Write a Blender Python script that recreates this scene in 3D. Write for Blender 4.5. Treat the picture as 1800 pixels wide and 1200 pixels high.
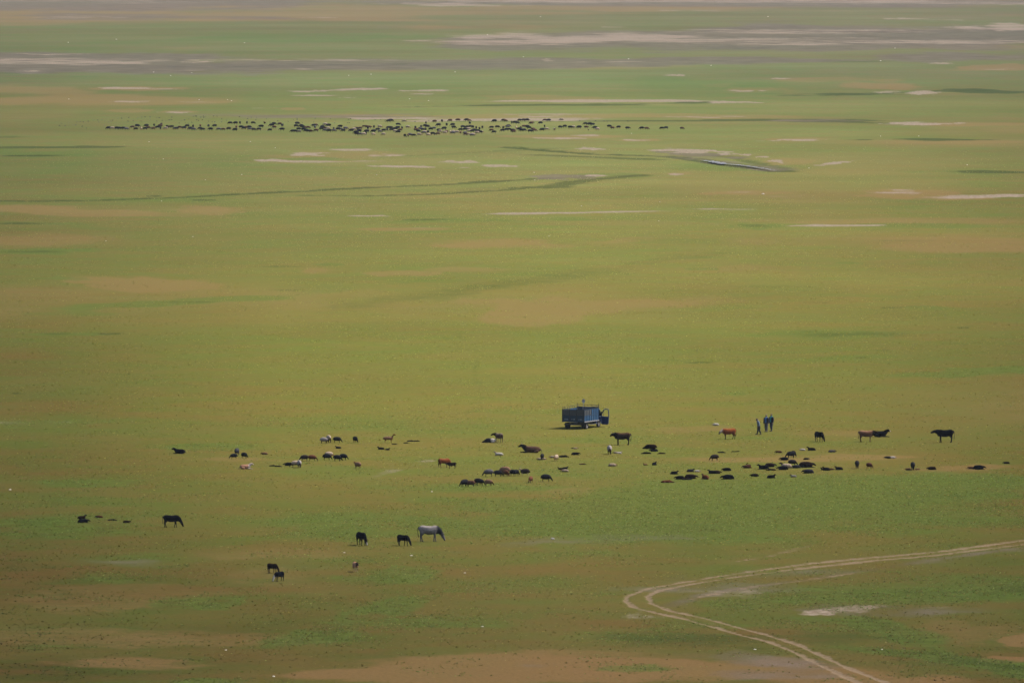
import bpy, bmesh, math, random
import numpy as np
from mathutils import Vector, Matrix
for _o in list(bpy.data.objects): bpy.data.objects.remove(_o)
SC = bpy.context.scene
COL = SC.collection
R = math.radians

# ---------------------------------------------------------------- camera, sky, sun, exposure
FPX, CAMH, HOR = 15000.0, 53.8, -158.0        # focal length in photo pixels, height of the lookout, row of the horizon
PITCH = math.atan((600.0-HOR)/FPX)
cam_d = bpy.data.cameras.new("camera"); cam = bpy.data.objects.new("camera", cam_d); COL.objects.link(cam)
cam_d.sensor_width = 36.0; cam_d.lens = 300.0
cam_d.clip_start = 1.0; cam_d.clip_end = 60000.0
cam.location = (0, 0, CAMH); cam.rotation_euler = (math.pi/2-PITCH, 0, 0)
SC.camera = cam
SUN_EL, SUN_AZ = 52.0, 78.0                   # azimuth clockwise from +Y (the viewing direction)
W = bpy.data.worlds.new("World"); SC.world = W; W.use_nodes = True
nt = W.node_tree; nt.nodes.clear()
sky = nt.nodes.new("ShaderNodeTexSky"); sky.sky_type = 'NISHITA'; sky.sun_disc = False
sky.sun_elevation = R(SUN_EL); sky.sun_rotation = R(SUN_AZ); sky.dust_density = 3.0; sky.air_density = 1.0
bg = nt.nodes.new("ShaderNodeBackground"); bg.inputs[1].default_value = 0.085
wo = nt.nodes.new("ShaderNodeOutputWorld")
nt.links.new(sky.outputs[0], bg.inputs[0]); nt.links.new(bg.outputs[0], wo.inputs[0])
sl = bpy.data.lights.new("sun", 'SUN'); sl.energy = 2.8; sl.angle = R(2.5); sl.color = (1.0, 0.93, 0.84)
so = bpy.data.objects.new("sun", sl); COL.objects.link(so)
_d = Vector((math.sin(R(SUN_AZ))*math.cos(R(SUN_EL)), math.cos(R(SUN_AZ))*math.cos(R(SUN_EL)), math.sin(R(SUN_EL))))
so.rotation_euler = (-_d).to_track_quat('-Z', 'Y').to_euler(); so.location = (0, 0, 300)
SC.view_settings.view_transform = 'Standard'; SC.view_settings.look = 'None'
SC.view_settings.gamma = 1.0; SC.view_settings.use_curve_mapping = False
SC.view_settings.exposure = 1.33
SC.cycles.max_bounces = 5; SC.cycles.volume_bounces = 0; SC.cycles.transparent_max_bounces = 6
SC.cycles.use_denoising = True

# ---------------------------------------------------------------- picture row/column <-> ground
SP, CP = math.sin(PITCH), math.cos(PITCH)
def ground_at(px, py):
    """point of the flat plain under a photo pixel (numpy friendly)"""
    u = (np.asarray(px, float)-900.0)/FPX; v = (600.0-np.asarray(py, float))/FPX
    dy = CP+v*SP; dz = -SP+v*CP
    t = -CAMH/dz
    return u*t, dy*t
def pixel_of(x, y):
    zc = y*CP+CAMH*SP; yc = y*SP-CAMH*CP
    return 900.0+FPX*x/zc, 600.0-FPX*yc/zc
def px_per_m(py):
    x, y = ground_at(900, py)
    return FPX/math.hypot(float(y), CAMH)

# ---------------------------------------------------------------- noise in world metres
def _h(ix, iy, seed):
    n = (ix.astype(np.int64)*374761393+iy.astype(np.int64)*668265263+seed*974634777) & 0xffffffff
    n = ((n ^ (n >> 13))*1274126177) & 0xffffffff
    n = n ^ (n >> 16)
    return (n & 0xffff)/65535.0
def vnoise(x, y, seed):
    ix = np.floor(x); iy = np.floor(y); fx = x-ix; fy = y-iy
    fx = fx*fx*(3-2*fx); fy = fy*fy*(3-2*fy)
    ix = ix.astype(np.int64); iy = iy.astype(np.int64)
    a = _h(ix, iy, seed); b = _h(ix+1, iy, seed); c = _h(ix, iy+1, seed); d = _h(ix+1, iy+1, seed)
    return (a*(1-fx)+b*fx)*(1-fy)+(c*(1-fx)+d*fx)*fy
def fbm(x, y, s, seed, octv=4):
    out = 0; amp = 0.5; tot = 0
    for k in range(octv):
        out = out+amp*vnoise(x/s+17.3*k, y/s-9.1*k, seed+k); tot += amp
        amp *= 0.55; s = s*0.5
    return out/tot-0.5                          # about -0.35 .. 0.35
def height(x, y):
    x = np.asarray(x, float); y = np.asarray(y, float)
    return 0.40*fbm(x, y, 110.0, 5, 3)+0.07*fbm(x, y, 16.0, 9, 2)

# ---------------------------------------------------------------- what grows where on the plain
# blobs: (channel, column, row, half width, half height, strength[, tilt in rows per column])
PALE, RED, GREEN, MUD, DARK, RUT = range(6)
BLOBS = [
 # far crust and grey silt at the top
 (MUD,150,4,440,14,1.1),(MUD,240,30,260,6,.6),(PALE,60,1,300,5,.5),(RED,120,22,420,16,.9),(RED,480,28,330,9,.75),(PALE,160,30,90,3,.55),(RED,30,40,200,10,.6),
 (MUD,700,4,160,3,.7,.02),(PALE,780,8,120,3,.9,.012),(MUD,1350,3,620,9,1.0),(PALE,1300,2,500,5,.75),(PALE,1700,6,200,5,.6),(RED,1120,14,300,6,.7),
 (PALE,1230,19,70,1.5,.7),(RED,620,20,420,6,.6),(PALE,560,31,40,1.5,.6),
 (GREEN,760,20,360,6,.55),(GREEN,1500,22,420,9,.4),(GREEN,200,50,300,8,.5),(GREEN,560,66,240,9,1.0),(GREEN,650,66,110,5,.7),(GREEN,100,78,300,14,.4),
 (MUD,1200,70,500,23,1.1,.006),(PALE,1010,68,190,10,.95),(PALE,900,74,150,5,.75),(PALE,1330,57,260,3,.7),(PALE,1240,70,170,6,.7),(PALE,1450,74,240,5,.65),
 (MUD,1560,66,420,19,1.0),(PALE,1770,48,90,6,.95),(PALE,1590,33,40,1.5,.75),(PALE,1650,36,60,2,.5),(PALE,1720,74,160,4,.55),
 (PALE,1300,82,34,3,.1),(DARK,1300,84,60,3,.9),(PALE,1530,53,330,2,.6),(PALE,1075,48,30,1,.6),(RED,1700,84,200,4,.4),
 # second silt band
 (MUD,130,110,350,16,1.1,.012),(PALE,60,107,220,6,.8,.01),(PALE,60,96,60,1.6,.6),(MUD,520,114,380,9,1.0),(DARK,420,117,200,4,.9,.004),(PALE,50,125,30,1.6,.7),
 (PALE,450,106,230,2.2,.7),(PALE,345,108,30,3,.8),(PALE,330,124,40,1.6,.5),(MUD,900,112,330,10,.9),(DARK,700,114,220,3,.7),(PALE,1090,109,120,2,.7),(PALE,530,121,30,1.6,.6),
 (MUD,1250,108,260,7,.8),(DARK,1400,108,220,3,.5),(MUD,1700,101,180,9,.7),(PALE,1655,112,24,1.4,.9),(PALE,962,106,14,2.5,.8),(RED,1080,117,160,5,.5),
 (DARK,30,126,220,5,.4),(GREEN,150,142,330,9,.35),
 # green sward with red scalds 130-200
 (GREEN,900,133,330,16,.55),(GREEN,620,150,330,14,.4),(GREEN,1200,150,260,10,.5),(GREEN,160,190,240,14,.5),(GREEN,500,190,300,7,.35),(GREEN,1420,108,300,9,.4),(GREEN,1750,62,260,12,.4),
 (RED,60,158,130,9,.65),(RED,230,156,85,3.4,.95),(PALE,215,156,60,1.8,.9),(PALE,290,157,30,1.2,.6),(RED,160,175,260,7,.75),(RED,300,181,160,4.5,.9),(PALE,240,179,45,1.6,.7),(PALE,350,180,70,1.4,.5),
 (RED,230,194,34,3,1.0),(RED,318,196,34,3,1.0),(PALE,312,197,26,2,.9),(RED,515,191,22,2.4,.9),
 (PALE,625,157,60,1.8,.9,-.02),(PALE,540,160,30,1.6,.8,-.02),(PALE,740,159,44,1.6,.9),(PALE,560,168,60,1.2,.7),(PALE,745,165,30,1.2,.7),(PALE,610,172,20,1,.6),
 (PALE,1185,132,20,1.4,.9),(PALE,1370,138,18,1.4,.8),(RED,1260,151,30,5,.9),(RED,1335,156,60,6,1.0),(PALE,1310,160,34,1.6,.8),(RED,1460,140,120,6,.7),(PALE,1375,138,22,1.4,.7),
 (RED,1560,152,80,7,.9),(RED,1760,119,100,5,1.0,-.02),(PALE,1765,121,64,1.6,.8),(RED,1700,165,100,4,.4),
 (RED,930,172,110,5,1.1),(PALE,1030,178,180,1.7,1.3,-.004),(DARK,1000,184,200,2.2,1.0,-.006),(PALE,1290,180,38,1.5,1.1),(DARK,1225,180,40,2.6,.7),(GREEN,1230,178,80,4,.5),
 (DARK,1480,166,110,3.4,.8),(PALE,1625,163,38,3,1.1),(DARK,1730,161,90,4,1.2),(PALE,1560,162,26,1.6,.5),(GREEN,1520,170,120,4,.5),(PALE,470,190,40,1.4,.3),
 # 200-300
 (RED,690,204,110,5,.9),(PALE,735,209,100,1.8,1.0),(RED,860,205,150,5,.75),(PALE,900,211,170,2.2,1.1,-.006),(PALE,980,201,80,1.4,.8),(PALE,940,205,40,1.4,.7),(RED,1090,204,150,4.5,.95),(PALE,1240,206,80,2,.65),(RED,1260,206,180,4,.9),
 (MUD,560,205,200,5,.55),(MUD,420,202,120,4,.35),(DARK,640,209,220,2,.35),
 (DARK,1180,213,260,2,.75),(DARK,1440,213,110,3,1.05),(MUD,1420,213,90,2.2,.5),(DARK,1300,212,120,1.6,.8),(PALE,1636,218,66,2.4,1.3),(PALE,1600,217,40,1.6,.8),(RED,1720,219,110,2.6,.9),(GREEN,1530,210,100,4,.4),
 (RED,990,241,120,4,.7),(PALE,985,243,40,1.4,.8),(PALE,1030,238,30,1.6,.6),(RED,1120,246,40,2.6,.8),(PALE,1115,246,34,1.6,.6),(RED,1400,245,70,3,.8),(PALE,1400,246,46,1.6,1.1),
 (DARK,1630,246,95,2.4,1.2),(GREEN,1600,243,140,5,.5),(RED,1720,249,60,1.8,.8),(RED,1600,250,220,4,.35),
 (PALE,1034,261,26,2.4,1.2),(PALE,1210,265,58,3.2,1.4,.03),(MUD,1225,270,80,4.5,1.0,.05),(PALE,1275,270,22,2,.9),(PALE,1312,272,10,1.6,1.0),(PALE,1340,275,12,1.6,1.0),(PALE,1363,283,14,3,1.1,.1),
 (RED,1390,284,50,6,.6),(RED,1398,295,6,1.8,.9),(PALE,1465,287,24,2,1.3,-.1),(PALE,1483,285,12,1.4,1.0),(GREEN,1300,295,110,9,.75),(GREEN,1250,290,90,7,.6),
 (GREEN,660,252,220,7,.35),(GREEN,560,279,70,3,.6),(GREEN,405,289,44,3,1.1),(GREEN,840,270,100,8,.5),
 (PALE,540,271,36,3.0,1.2),(RED,600,272,120,9,.6),(PALE,615,263,44,1.6,.9),(PALE,680,272,34,2.2,.7),(PALE,480,282,32,2.2,1.1,.02),(PALE,560,284,110,2.4,.75),(PALE,730,293,72,1.7,1.25,.012),(PALE,810,285,34,2.6,1.0),(PALE,880,291,30,2,1.1),(RED,700,285,220,7,.5),
 (DARK,70,259,150,2.2,.7),(DARK,165,258,60,1.8,.9),(DARK,60,274,80,1.6,.8),(GREEN,70,268,110,7,.5),(DARK,20,241,34,2,.5),
 (DARK,900,264,200,2,.35,-.05),(DARK,1030,275,160,2,.6,.04),
 # 300-460
 (GREEN,1080,310,90,7,.7),(GREEN,880,322,240,8,.55,-.06),(MUD,990,311,60,5,.85,-.02),(PALE,1045,309,36,2.2,.9),(PALE,1190,307,14,2,.9),(RED,1195,306,22,3,.5),(DARK,860,333,90,4,.35,-.05),
 (DARK,1740,303,70,2.6,1.3),(GREEN,1720,303,110,5,.9),(GREEN,300,351,240,7,.55),(DARK,360,352,24,1.6,1.0),(DARK,275,345,20,1.3,.8),(DARK,90,354,180,3,.4),
 (RED,1310,339,60,3.4,1.0),(PALE,1300,338,34,1.4,.5),(PALE,1370,345,34,1.2,.6),(RED,1600,342,70,8,1.0),(PALE,1590,338,44,4,.8),(RED,1690,350,70,4,.9),(PALE,1750,345,80,3,.9,-.03),(PALE,1640,348,50,2,.5),
 (RED,90,372,190,10,1.0,.04),(RED,370,370,60,8,.8),(RED,240,378,150,5,.5),(RED,150,365,330,8,.4),
 (PALE,1010,374,150,1.8,1.25,-.012),(PALE,650,380,46,1.2,1.0),(PALE,1260,368,80,1.2,.4),(GREEN,770,388,110,3.4,1.2),(GREEN,1010,386,70,2.6,.9),(DARK,740,387,60,1.4,.6),
 (GREEN,60,394,120,6,.6),(DARK,40,394,50,1.6,.6),(RED,690,403,100,3.2,1.15),(PALE,720,402,60,1.4,.5),(GREEN,560,412,160,3,.6),(GREEN,780,406,140,4,.5),
 (RED,1080,394,180,7,.45),(GREEN,1330,398,44,5.5,1.4),(DARK,1330,398,34,2.6,.5),(PALE,1465,397,96,1.8,1.3,-.01),(RED,1560,388,260,6,.55),(GREEN,1640,398,180,5,.7),(GREEN,1250,402,120,4,.4),
 (RED,870,429,130,10,.85),(RED,800,425,80,6,.4),(RED,1100,423,80,5,.6,-.09),(GREEN,1180,420,130,13,.5,-.08),(GREEN,880,398,120,6,.4),(RED,1700,437,200,7,.55),(RED,1500,425,260,12,.4),
 (GREEN,70,442,115,5,1.3),(DARK,60,443,60,2,.6),(GREEN,150,438,36,3,.9),(RED,60,425,200,12,.4),(DARK,1650,415,260,2,.25),(DARK,1700,424,200,2,.3),
 # 460-720
 (RED,260,500,120,12,1.15,.01),(RED,160,492,60,7,.5),(RED,560,476,30,5,.7),(RED,710,480,70,5,.9),(RED,830,474,80,4,.5),(GREEN,580,466,30,2.2,1.2),(DARK,500,469,50,1.3,.7),
 (GREEN,300,532,190,7,1.15,-.05),(GREEN,450,524,90,5,.9),(GREEN,130,552,100,5,.7),(DARK,330,531,60,1.6,.7),(GREEN,110,490,60,5,.7),(GREEN,570,508,120,12,.6,-.05),(DARK,510,509,30,1.2,.8),
 (GREEN,110,588,80,3.4,1.1),(DARK,190,588,26,2.4,1.0),(DARK,110,587,50,1.2,.6),
 (DARK,700,524,150,11,0.4,-.13),(DARK,850,505,150,12,0.42,-.12),(DARK,1000,482,170,10,0.4,-.12),(DARK,1180,456,130,7,0.42,-.1),(DARK,600,548,90,7,0.26,-.12),(GREEN,900,480,220,14,.4,-.12),(GREEN,760,540,260,9,.3,-.1),
 (RED,925,553,80,22,1.0,-.05),(RED,1010,540,110,14,.85,-.02),(RED,1120,533,110,8,.6),(RED,1240,528,100,9,.4),(RED,860,530,60,7,.4),
 (GREEN,1235,472,36,3,.9),(RED,1290,470,110,7,.45),(GREEN,1490,462,40,2.4,.9),(GREEN,1640,539,60,4.5,.9),(DARK,1440,531,40,1.6,.8),(DARK,1570,540,24,1.4,.9),(DARK,1300,503,160,2,.4),
 (DARK,1460,589,140,8,0.55),(GREEN,1450,588,160,10,.8),(DARK,1690,578,14,1.8,1.1),(DARK,1555,616,16,1.6,.7),(GREEN,1500,630,260,18,.4),
 (GREEN,1720,653,120,8,1.45,-.03),(GREEN,1640,660,60,5,1.0),(GREEN,1460,630,40,3,.9),(DARK,1515,630,20,1.4,.5),(GREEN,1290,692,24,3,1.0),(DARK,1230,639,30,1.6,.9),(DARK,1180,635,80,1.4,.35),
 (GREEN,860,588,90,7,.3),(DARK,340,706,30,1.4,.6),(DARK,40,718,50,1.4,.8),(DARK,28,692,12,1.4,.9),(GREEN,70,744,110,8,.7),(PALE,60,742,110,4,.25),
 (GREEN,300,650,260,20,.25),(GREEN,680,620,260,16,.2),(GREEN,1100,580,160,22,.35),
 # 720-860 round the herd
 (GREEN,350,785,110,8,.8),(GREEN,640,745,240,12,.5),(GREEN,1080,770,110,12,.35),(GREEN,1230,770,160,9,.4),(RED,1220,752,100,7,.55),(RED,1370,806,180,7,.8),(RED,1500,803,120,7,.65),(RED,1700,822,120,8,.7),(RED,1470,760,80,7,.4),
 (RED,400,806,110,6,.6),(RED,620,796,220,8,.3),(GREEN,800,855,180,10,.6),(GREEN,560,820,120,9,.5),(GREEN,1030,830,120,9,.45),(RED,700,840,110,8,.3),
 (GREEN,150,846,140,8,.7),(GREEN,40,816,90,7,.3),(GREEN,860,885,200,16,.6),
 # 830-960 weed meadow
 (GREEN,1450,870,440,40,1.0,-.03),(GREEN,1700,842,260,12,.9),(GREEN,1330,850,160,8,1.0),(GREEN,1180,905,240,44,.9),(GREEN,1620,905,280,30,.75),(GREEN,980,900,110,34,.7),(GREEN,1100,935,170,18,.8),
 (DARK,1620,868,110,6,.6),(DARK,1180,928,120,10,.7),(DARK,1200,960,110,14,.4),(MUD,1080,948,120,11,.25,-.04),(MUD,900,957,120,8,.28,-.14),(RED,990,862,60,9,.5),
 (GREEN,560,915,130,24,.85),(GREEN,620,940,110,14,.7),(GREEN,780,920,120,14,.9),(GREEN,860,940,90,18,.6),(GREEN,640,975,200,14,.35),(GREEN,300,975,140,9,.4),
 (GREEN,90,925,160,26,.35),(GREEN,1010,975,140,14,.5),
 (MUD,150,990,120,9,.15),(MUD,340,995,200,12,.12),
 (RED,500,975,150,14,.5),(RED,470,1010,120,16,.4),(RED,570,1035,120,14,.3),(RED,260,1040,220,14,.4),(RED,600,1000,60,10,.25),(RED,160,1060,200,20,.45),(RED,100,1120,260,18,.45),(RED,420,1130,240,20,.5),(RED,250,1165,200,14,.6),
 (GREEN,360,1058,90,12,.8),(GREEN,190,1010,80,14,.55),(GREEN,690,1012,90,16,.9),(GREEN,680,1065,90,18,1.0,-.2),(GREEN,560,1120,130,16,.9,-.1),(GREEN,720,1095,160,16,.7),(GREEN,820,1040,120,16,.4),(GREEN,350,1160,40,5,.6),(GREEN,70,1140,70,9,.5),(GREEN,360,1197,90,5,.7),
 (DARK,840,1068,40,4,.6),(GREEN,940,1020,160,20,.4),
 # bottom bare band
 (RED,900,1175,420,22,1.0,.01),(RED,760,1190,320,16,.9),(RED,1000,1150,260,10,.5),(MUD,1330,1160,150,12,.3,.06),(RED,1250,1180,240,22,.6),(RED,1500,1190,260,24,.8,.1),(MUD,1400,1185,120,14,.25),(GREEN,1100,1175,90,8,.7),(MUD,960,1168,60,6,.25),
 (DARK,1190,1125,160,17,.85,.04),(GREEN,1150,1110,160,20,.6),(DARK,1440,1120,110,14,.7,.08),(GREEN,1420,1100,130,14,.6),
 # right bottom
 (GREEN,1560,1050,240,22,.85,-.03),(GREEN,1780,1035,110,16,1.2),(DARK,1790,1036,60,8,1.0),(GREEN,1650,1020,200,18,.4),(PALE,1490,1072,70,7,.38,-.06),(PALE,1650,1066,60,4,.33),(PALE,1440,1078,24,5,.5),(MUD,1570,1072,180,12,.25),
 (RED,1790,1125,60,12,1.3),(RED,1700,1110,160,24,.45),(RED,1775,1158,60,6,1.2),(GREEN,1560,1110,110,22,.9,.25),(GREEN,1670,1158,170,12,1.3,.12),(DARK,1700,1162,150,7,.8,.12),(GREEN,1790,1180,60,14,1.2),(RED,1620,1195,120,9,.6),
 (MUD,1250,1030,160,20,.2),(PALE,1120,1082,32,8,.35),(GREEN,1300,1060,120,12,.6),(RED,1400,985,200,9,.3),(PALE,1250,1045,70,9,.2),(MUD,1500,1000,330,8,.25,-.11),
]
# paths: (channel, half width in metres, strength, sink in metres, points)
def _z8(pts): return [(900+a/2.0, 800+b/2.0) for a, b in pts]
PATHS = [
 (RUT,.24,.98,.04,_z8([(1860,293),(1800,300),(1500,340),(1200,367),(1000,387),(800,415),(600,447),(480,468),(405,495),(398,512),(430,534),(520,556),(600,573),(700,600),(800,630),(900,655),(1000,695),(1100,745),(1220,800),(1330,845)])),
 (RUT,.24,.98,.04,_z8([(1860,305),(1800,312),(1500,350),(1200,378),(1000,400),(780,430),(620,455),(520,475),(475,495),(490,520),(560,548),(680,572),(800,605),(900,632),(1000,665),(1080,700),(1200,755),(1320,800),(1430,845)])),
 (RUT,.46,.9,.0,_z8([(1900,289),(1800,299),(1500,339),(1200,366),(1000,386)])),(RUT,.46,.9,.0,_z8([(1900,302),(1800,313),(1500,351),(1200,379),(1000,401)])),
 (RUT,.30,.6,.0,_z8([(1200,415),(1000,445),(850,463),(760,478),(680,494),(620,508)])),
 (MUD,.7,.4,.0,_z8([(1800,325),(1500,365),(1200,412),(1000,443),(850,463),(700,486),(600,512),(540,530)])),
 (RED,1.5,.35,.0,_z8([(1860,300),(1500,345),(1200,373),(1000,394),(790,422),(620,450),(500,473),(440,497),(450,520),(520,550),(620,568),(690,586),(800,617),(900,643),(1000,680),(1090,722),(1210,777),(1400,845)])),
 (RUT,.30,.55,.0,[(1420,960),(1350,978),(1290,988)]),
 # faint old wheel marks
 (DARK,.35,.2,.0,[(775,590),(800,605),(812,625),(815,650)]),(DARK,.35,.25,.0,[(800,588),(830,608),(838,635),(835,660),(850,690),(840,720)]),
 (DARK,.35,.2,.0,[(0,505),(12,530),(5,545)]),(DARK,.35,.2,.0,[(25,510),(35,540),(60,560)]),
 (DARK,.5,.1,.0,[(1360,500),(1385,480),(1402,468)]),(DARK,.5,.1,.0,[(1665,460),(1690,480)]),
 (PALE,.5,.2,.0,[(630,846),(645,862),(690,880),(720,893)]),(PALE,.5,.2,.0,[(672,846),(700,868),(740,888)]),(PALE,.5,.2,.0,[(632,846),(700,822),(760,806)]),
 # wet channels
 (DARK,2.2,.95,.25,[(-100,354),(60,354),(180,352),(330,346),(420,341),(520,337),(640,330),(760,325),(850,320),(900,316),(960,313)]),
 (DARK,2.0,.85,.2,[(540,343),(640,344),(760,341),(830,337),(880,334),(930,329)]),
 (DARK,2.5,.95,.3,[(890,258),(960,264),(1060,271),(1180,274),(1235,282),(1290,291),(1350,299),(1370,302)]),
 (MUD,3.5,.5,.0,[(1180,272),(1240,280),(1300,289),(1370,299)]),
 (DARK,2.0,.5,.2,[(1235,271),(1290,276),(1330,287),(1375,298)]),
 (DARK,3.0,.75,.0,[(960,330),(1000,322),(1060,314),(1130,308)]),
 (DARK,3.0,.7,.2,[(700,188),(860,186),(1000,184),(1200,181)]),
 (DARK,3.0,.8,.2,[(700,214),(900,214),(1100,213),(1300,212),(1440,214),(1560,217)]),
 (DARK,3.0,.7,.2,[(1400,167),(1500,166),(1600,162),(1700,160),(1810,161)]),
]
for i, p in enumerate(PATHS):
    xs, ys = ground_at([q[0] for q in p[4]], [q[1] for q in p[4]])
    PATHS[i] = p+(np.stack([xs, ys], 1),)

def fields(x, y):
    """masks of the six covers and the sink of the wheel ruts and channels, at points of the plain"""
    px, py = pixel_of(x, y)
    n = x.shape[0]
    F = np.zeros((6, n)); sink = np.zeros(n)
    w1 = fbm(x, y*0.5, 26.0, 31, 5); w2 = fbm(x, y*0.35, 9.0, 47, 4); w3 = fbm(x, y*.2, 60.0, 77, 4)
    order = np.argsort(py); sp = py[order]; k_ = 0
    for b in BLOBS:
        ch, bx, by, rx, ry, s = b[:6]; tilt = b[6] if len(b) > 6 else 0.0
        m = abs(tilt)*rx*1.6+ry*1.8
        i0, i1 = np.searchsorted(sp, [by-m, by+m]); idx = order[i0:i1]
        if not len(idx): continue
        dx = px[idx]-bx; sel = np.abs(dx) < rx*1.8
        idx = idx[sel]; dx = dx[sel]
        if not len(idx): continue
        dy = py[idx]-by-tilt*dx
        k_ += 1
        if ch == PALE: s *= .68 if by < 130 else .9
        if ch == GREEN and by < 240: s *= .62
        if ch == DARK and by > 440: s *= .45 if by > 700 else .75
        ppm = (by-HOR)/CAMH                       # pixels per metre across, at the blob
        sx = rx/ppm*(.55 if ch in (PALE, MUD) else .7); sy = max(ry, 2.2)/ppm*(FPX/ppm)/CAMH*(.8 if ch in (PALE, MUD) else 1.1)
        wn = fbm(x[idx]/sx, y[idx]/sy, 1.0, 300+k_, 5)
        r = np.sqrt((dx/rx)**2+(dy/ry)**2)+(2.1 if ch == PALE else 1.7)*wn
        v = np.clip((1.3-r)/0.85, 0, 1); v = v*v*(3-2*v)*s
        F[ch, idx] = np.maximum(F[ch, idx], v)+0.25*np.minimum(F[ch, idx], v)
    for ch, hw, s, dep, pts, wp in PATHS:
        ylo = min(q[1] for q in pts)-14; yhi = max(q[1] for q in pts)+14
        i0, i1 = np.searchsorted(sp, [ylo, yhi]); idx = order[i0:i1]
        xlo = min(q[0] for q in pts)-60; xhi = max(q[0] for q in pts)+60
        idx = idx[(px[idx] > xlo) & (px[idx] < xhi)]
        if not len(idx): continue
        best = np.full(len(idx), 1e9); X = x[idx]; Y = y[idx]
        for a, b in zip(wp[:-1], wp[1:]):
            d = b-a; L = max((d*d).sum(), 1e-9)
            t = np.clip(((X-a[0])*d[0]+(Y-a[1])*d[1])/L, 0, 1)
            best = np.minimum(best, np.hypot(X-a[0]-t*d[0], Y-a[1]-t*d[1]))
        soft = best/hw+1.6*w2[idx]+1.5*fbm(X, Y*.6, 1.6, 55, 2)
        v = np.clip((1.9-soft)/1.4, 0, 1)*s
        F[ch, idx] = np.maximum(F[ch, idx], v)
        if dep: sink[idx] = np.maximum(sink[idx], np.clip(1.4-best/hw, 0, 1)*dep)
    # scattered natural patchiness
    w4 = fbm(x*.6, y, 140.0, 123, 5); far = np.clip((760-py)/300, 0, 1)
    F[GREEN] += np.clip(w4*2.6-.15, 0, .6)*.55*far; F[RED] += np.clip(-w4*2.8-.12, 0, .6)*.7*far
    F[RED] += np.clip(w3*2.4-.18, 0, .5)*.9
    F[GREEN] += np.clip(-w3*2.6-.15, 0, .5)*.85+np.clip(w2*2.2-.25, 0, .4)*.5*(py > 700)
    F[DARK] += np.clip(w2*3-.72, 0, .4)*.6
    return F, sink

def srgb(c):
    c = np.asarray(c, float)/255.0
    return np.where(c < .04045, c/12.92, ((c+.055)/1.055)**2.4)
# sward colour with lens darkening and haze put in, far to near (rows), across (columns)
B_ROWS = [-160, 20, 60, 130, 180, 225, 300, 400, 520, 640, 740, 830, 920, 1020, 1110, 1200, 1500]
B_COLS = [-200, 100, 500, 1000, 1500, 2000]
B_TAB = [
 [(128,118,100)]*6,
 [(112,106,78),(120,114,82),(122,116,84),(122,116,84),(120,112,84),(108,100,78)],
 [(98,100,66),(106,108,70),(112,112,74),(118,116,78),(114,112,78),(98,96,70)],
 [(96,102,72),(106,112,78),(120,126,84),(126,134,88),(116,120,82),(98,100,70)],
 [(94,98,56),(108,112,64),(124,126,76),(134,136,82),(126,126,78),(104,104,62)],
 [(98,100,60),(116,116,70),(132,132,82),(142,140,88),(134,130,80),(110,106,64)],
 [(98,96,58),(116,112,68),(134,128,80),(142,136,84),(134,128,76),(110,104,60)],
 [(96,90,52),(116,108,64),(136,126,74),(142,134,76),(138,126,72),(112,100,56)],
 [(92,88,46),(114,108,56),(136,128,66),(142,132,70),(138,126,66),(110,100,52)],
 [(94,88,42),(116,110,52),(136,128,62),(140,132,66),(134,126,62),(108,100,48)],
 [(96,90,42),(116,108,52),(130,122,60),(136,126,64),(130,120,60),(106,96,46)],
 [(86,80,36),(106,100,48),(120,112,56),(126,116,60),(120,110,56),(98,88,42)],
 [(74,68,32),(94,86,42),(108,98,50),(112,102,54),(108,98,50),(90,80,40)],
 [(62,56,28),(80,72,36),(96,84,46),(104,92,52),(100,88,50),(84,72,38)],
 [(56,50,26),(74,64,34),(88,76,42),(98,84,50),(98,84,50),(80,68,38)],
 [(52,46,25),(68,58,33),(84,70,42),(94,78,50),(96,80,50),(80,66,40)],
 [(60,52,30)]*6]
_K = {640: (.90, .88, .98, 1, .96, .88), 740: (.88, .87, .98, 1, .95, .86), 830: (.85, .85, .98, 1, 1, .88), 920: (.83, .84, .97, 1, .97, .86), 1020: (.78, .80, .94, .98, .88, .83), 1110: (.70, .72, .85, .95, .80, .78), 1200: (.68, .70, .84, .92, .82, .76)}  # darker soil plus lens fall-off at edges and corners, put into the colour
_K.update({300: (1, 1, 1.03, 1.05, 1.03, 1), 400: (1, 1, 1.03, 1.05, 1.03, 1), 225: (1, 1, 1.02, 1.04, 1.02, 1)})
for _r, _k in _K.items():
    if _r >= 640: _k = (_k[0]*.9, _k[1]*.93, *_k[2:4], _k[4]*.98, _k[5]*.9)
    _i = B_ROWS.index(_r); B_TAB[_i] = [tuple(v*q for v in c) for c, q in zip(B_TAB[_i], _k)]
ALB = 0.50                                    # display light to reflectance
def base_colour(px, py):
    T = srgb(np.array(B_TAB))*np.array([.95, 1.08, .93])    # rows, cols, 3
    T[..., 2] *= np.array([1.35, 1.35, 1.35, 1.32, 1.22, 1.14, 1.08]+[1.0]*(len(B_ROWS)-7))[:, None]; T[:4] *= 1.07; T[4:6] *= 1.04  # far rows bluer and lighter: part of the distance haze put into the colour
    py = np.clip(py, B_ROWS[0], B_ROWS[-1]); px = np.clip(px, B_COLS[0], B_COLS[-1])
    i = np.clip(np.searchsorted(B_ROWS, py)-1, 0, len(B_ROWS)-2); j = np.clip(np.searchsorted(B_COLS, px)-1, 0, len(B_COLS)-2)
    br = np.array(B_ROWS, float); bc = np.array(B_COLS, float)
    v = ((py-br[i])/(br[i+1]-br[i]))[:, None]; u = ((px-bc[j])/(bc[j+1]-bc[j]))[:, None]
    return (T[i, j]*(1-u)+T[i, j+1]*u)*(1-v)+(T[i+1, j]*(1-u)+T[i+1, j+1]*u)*v

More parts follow.
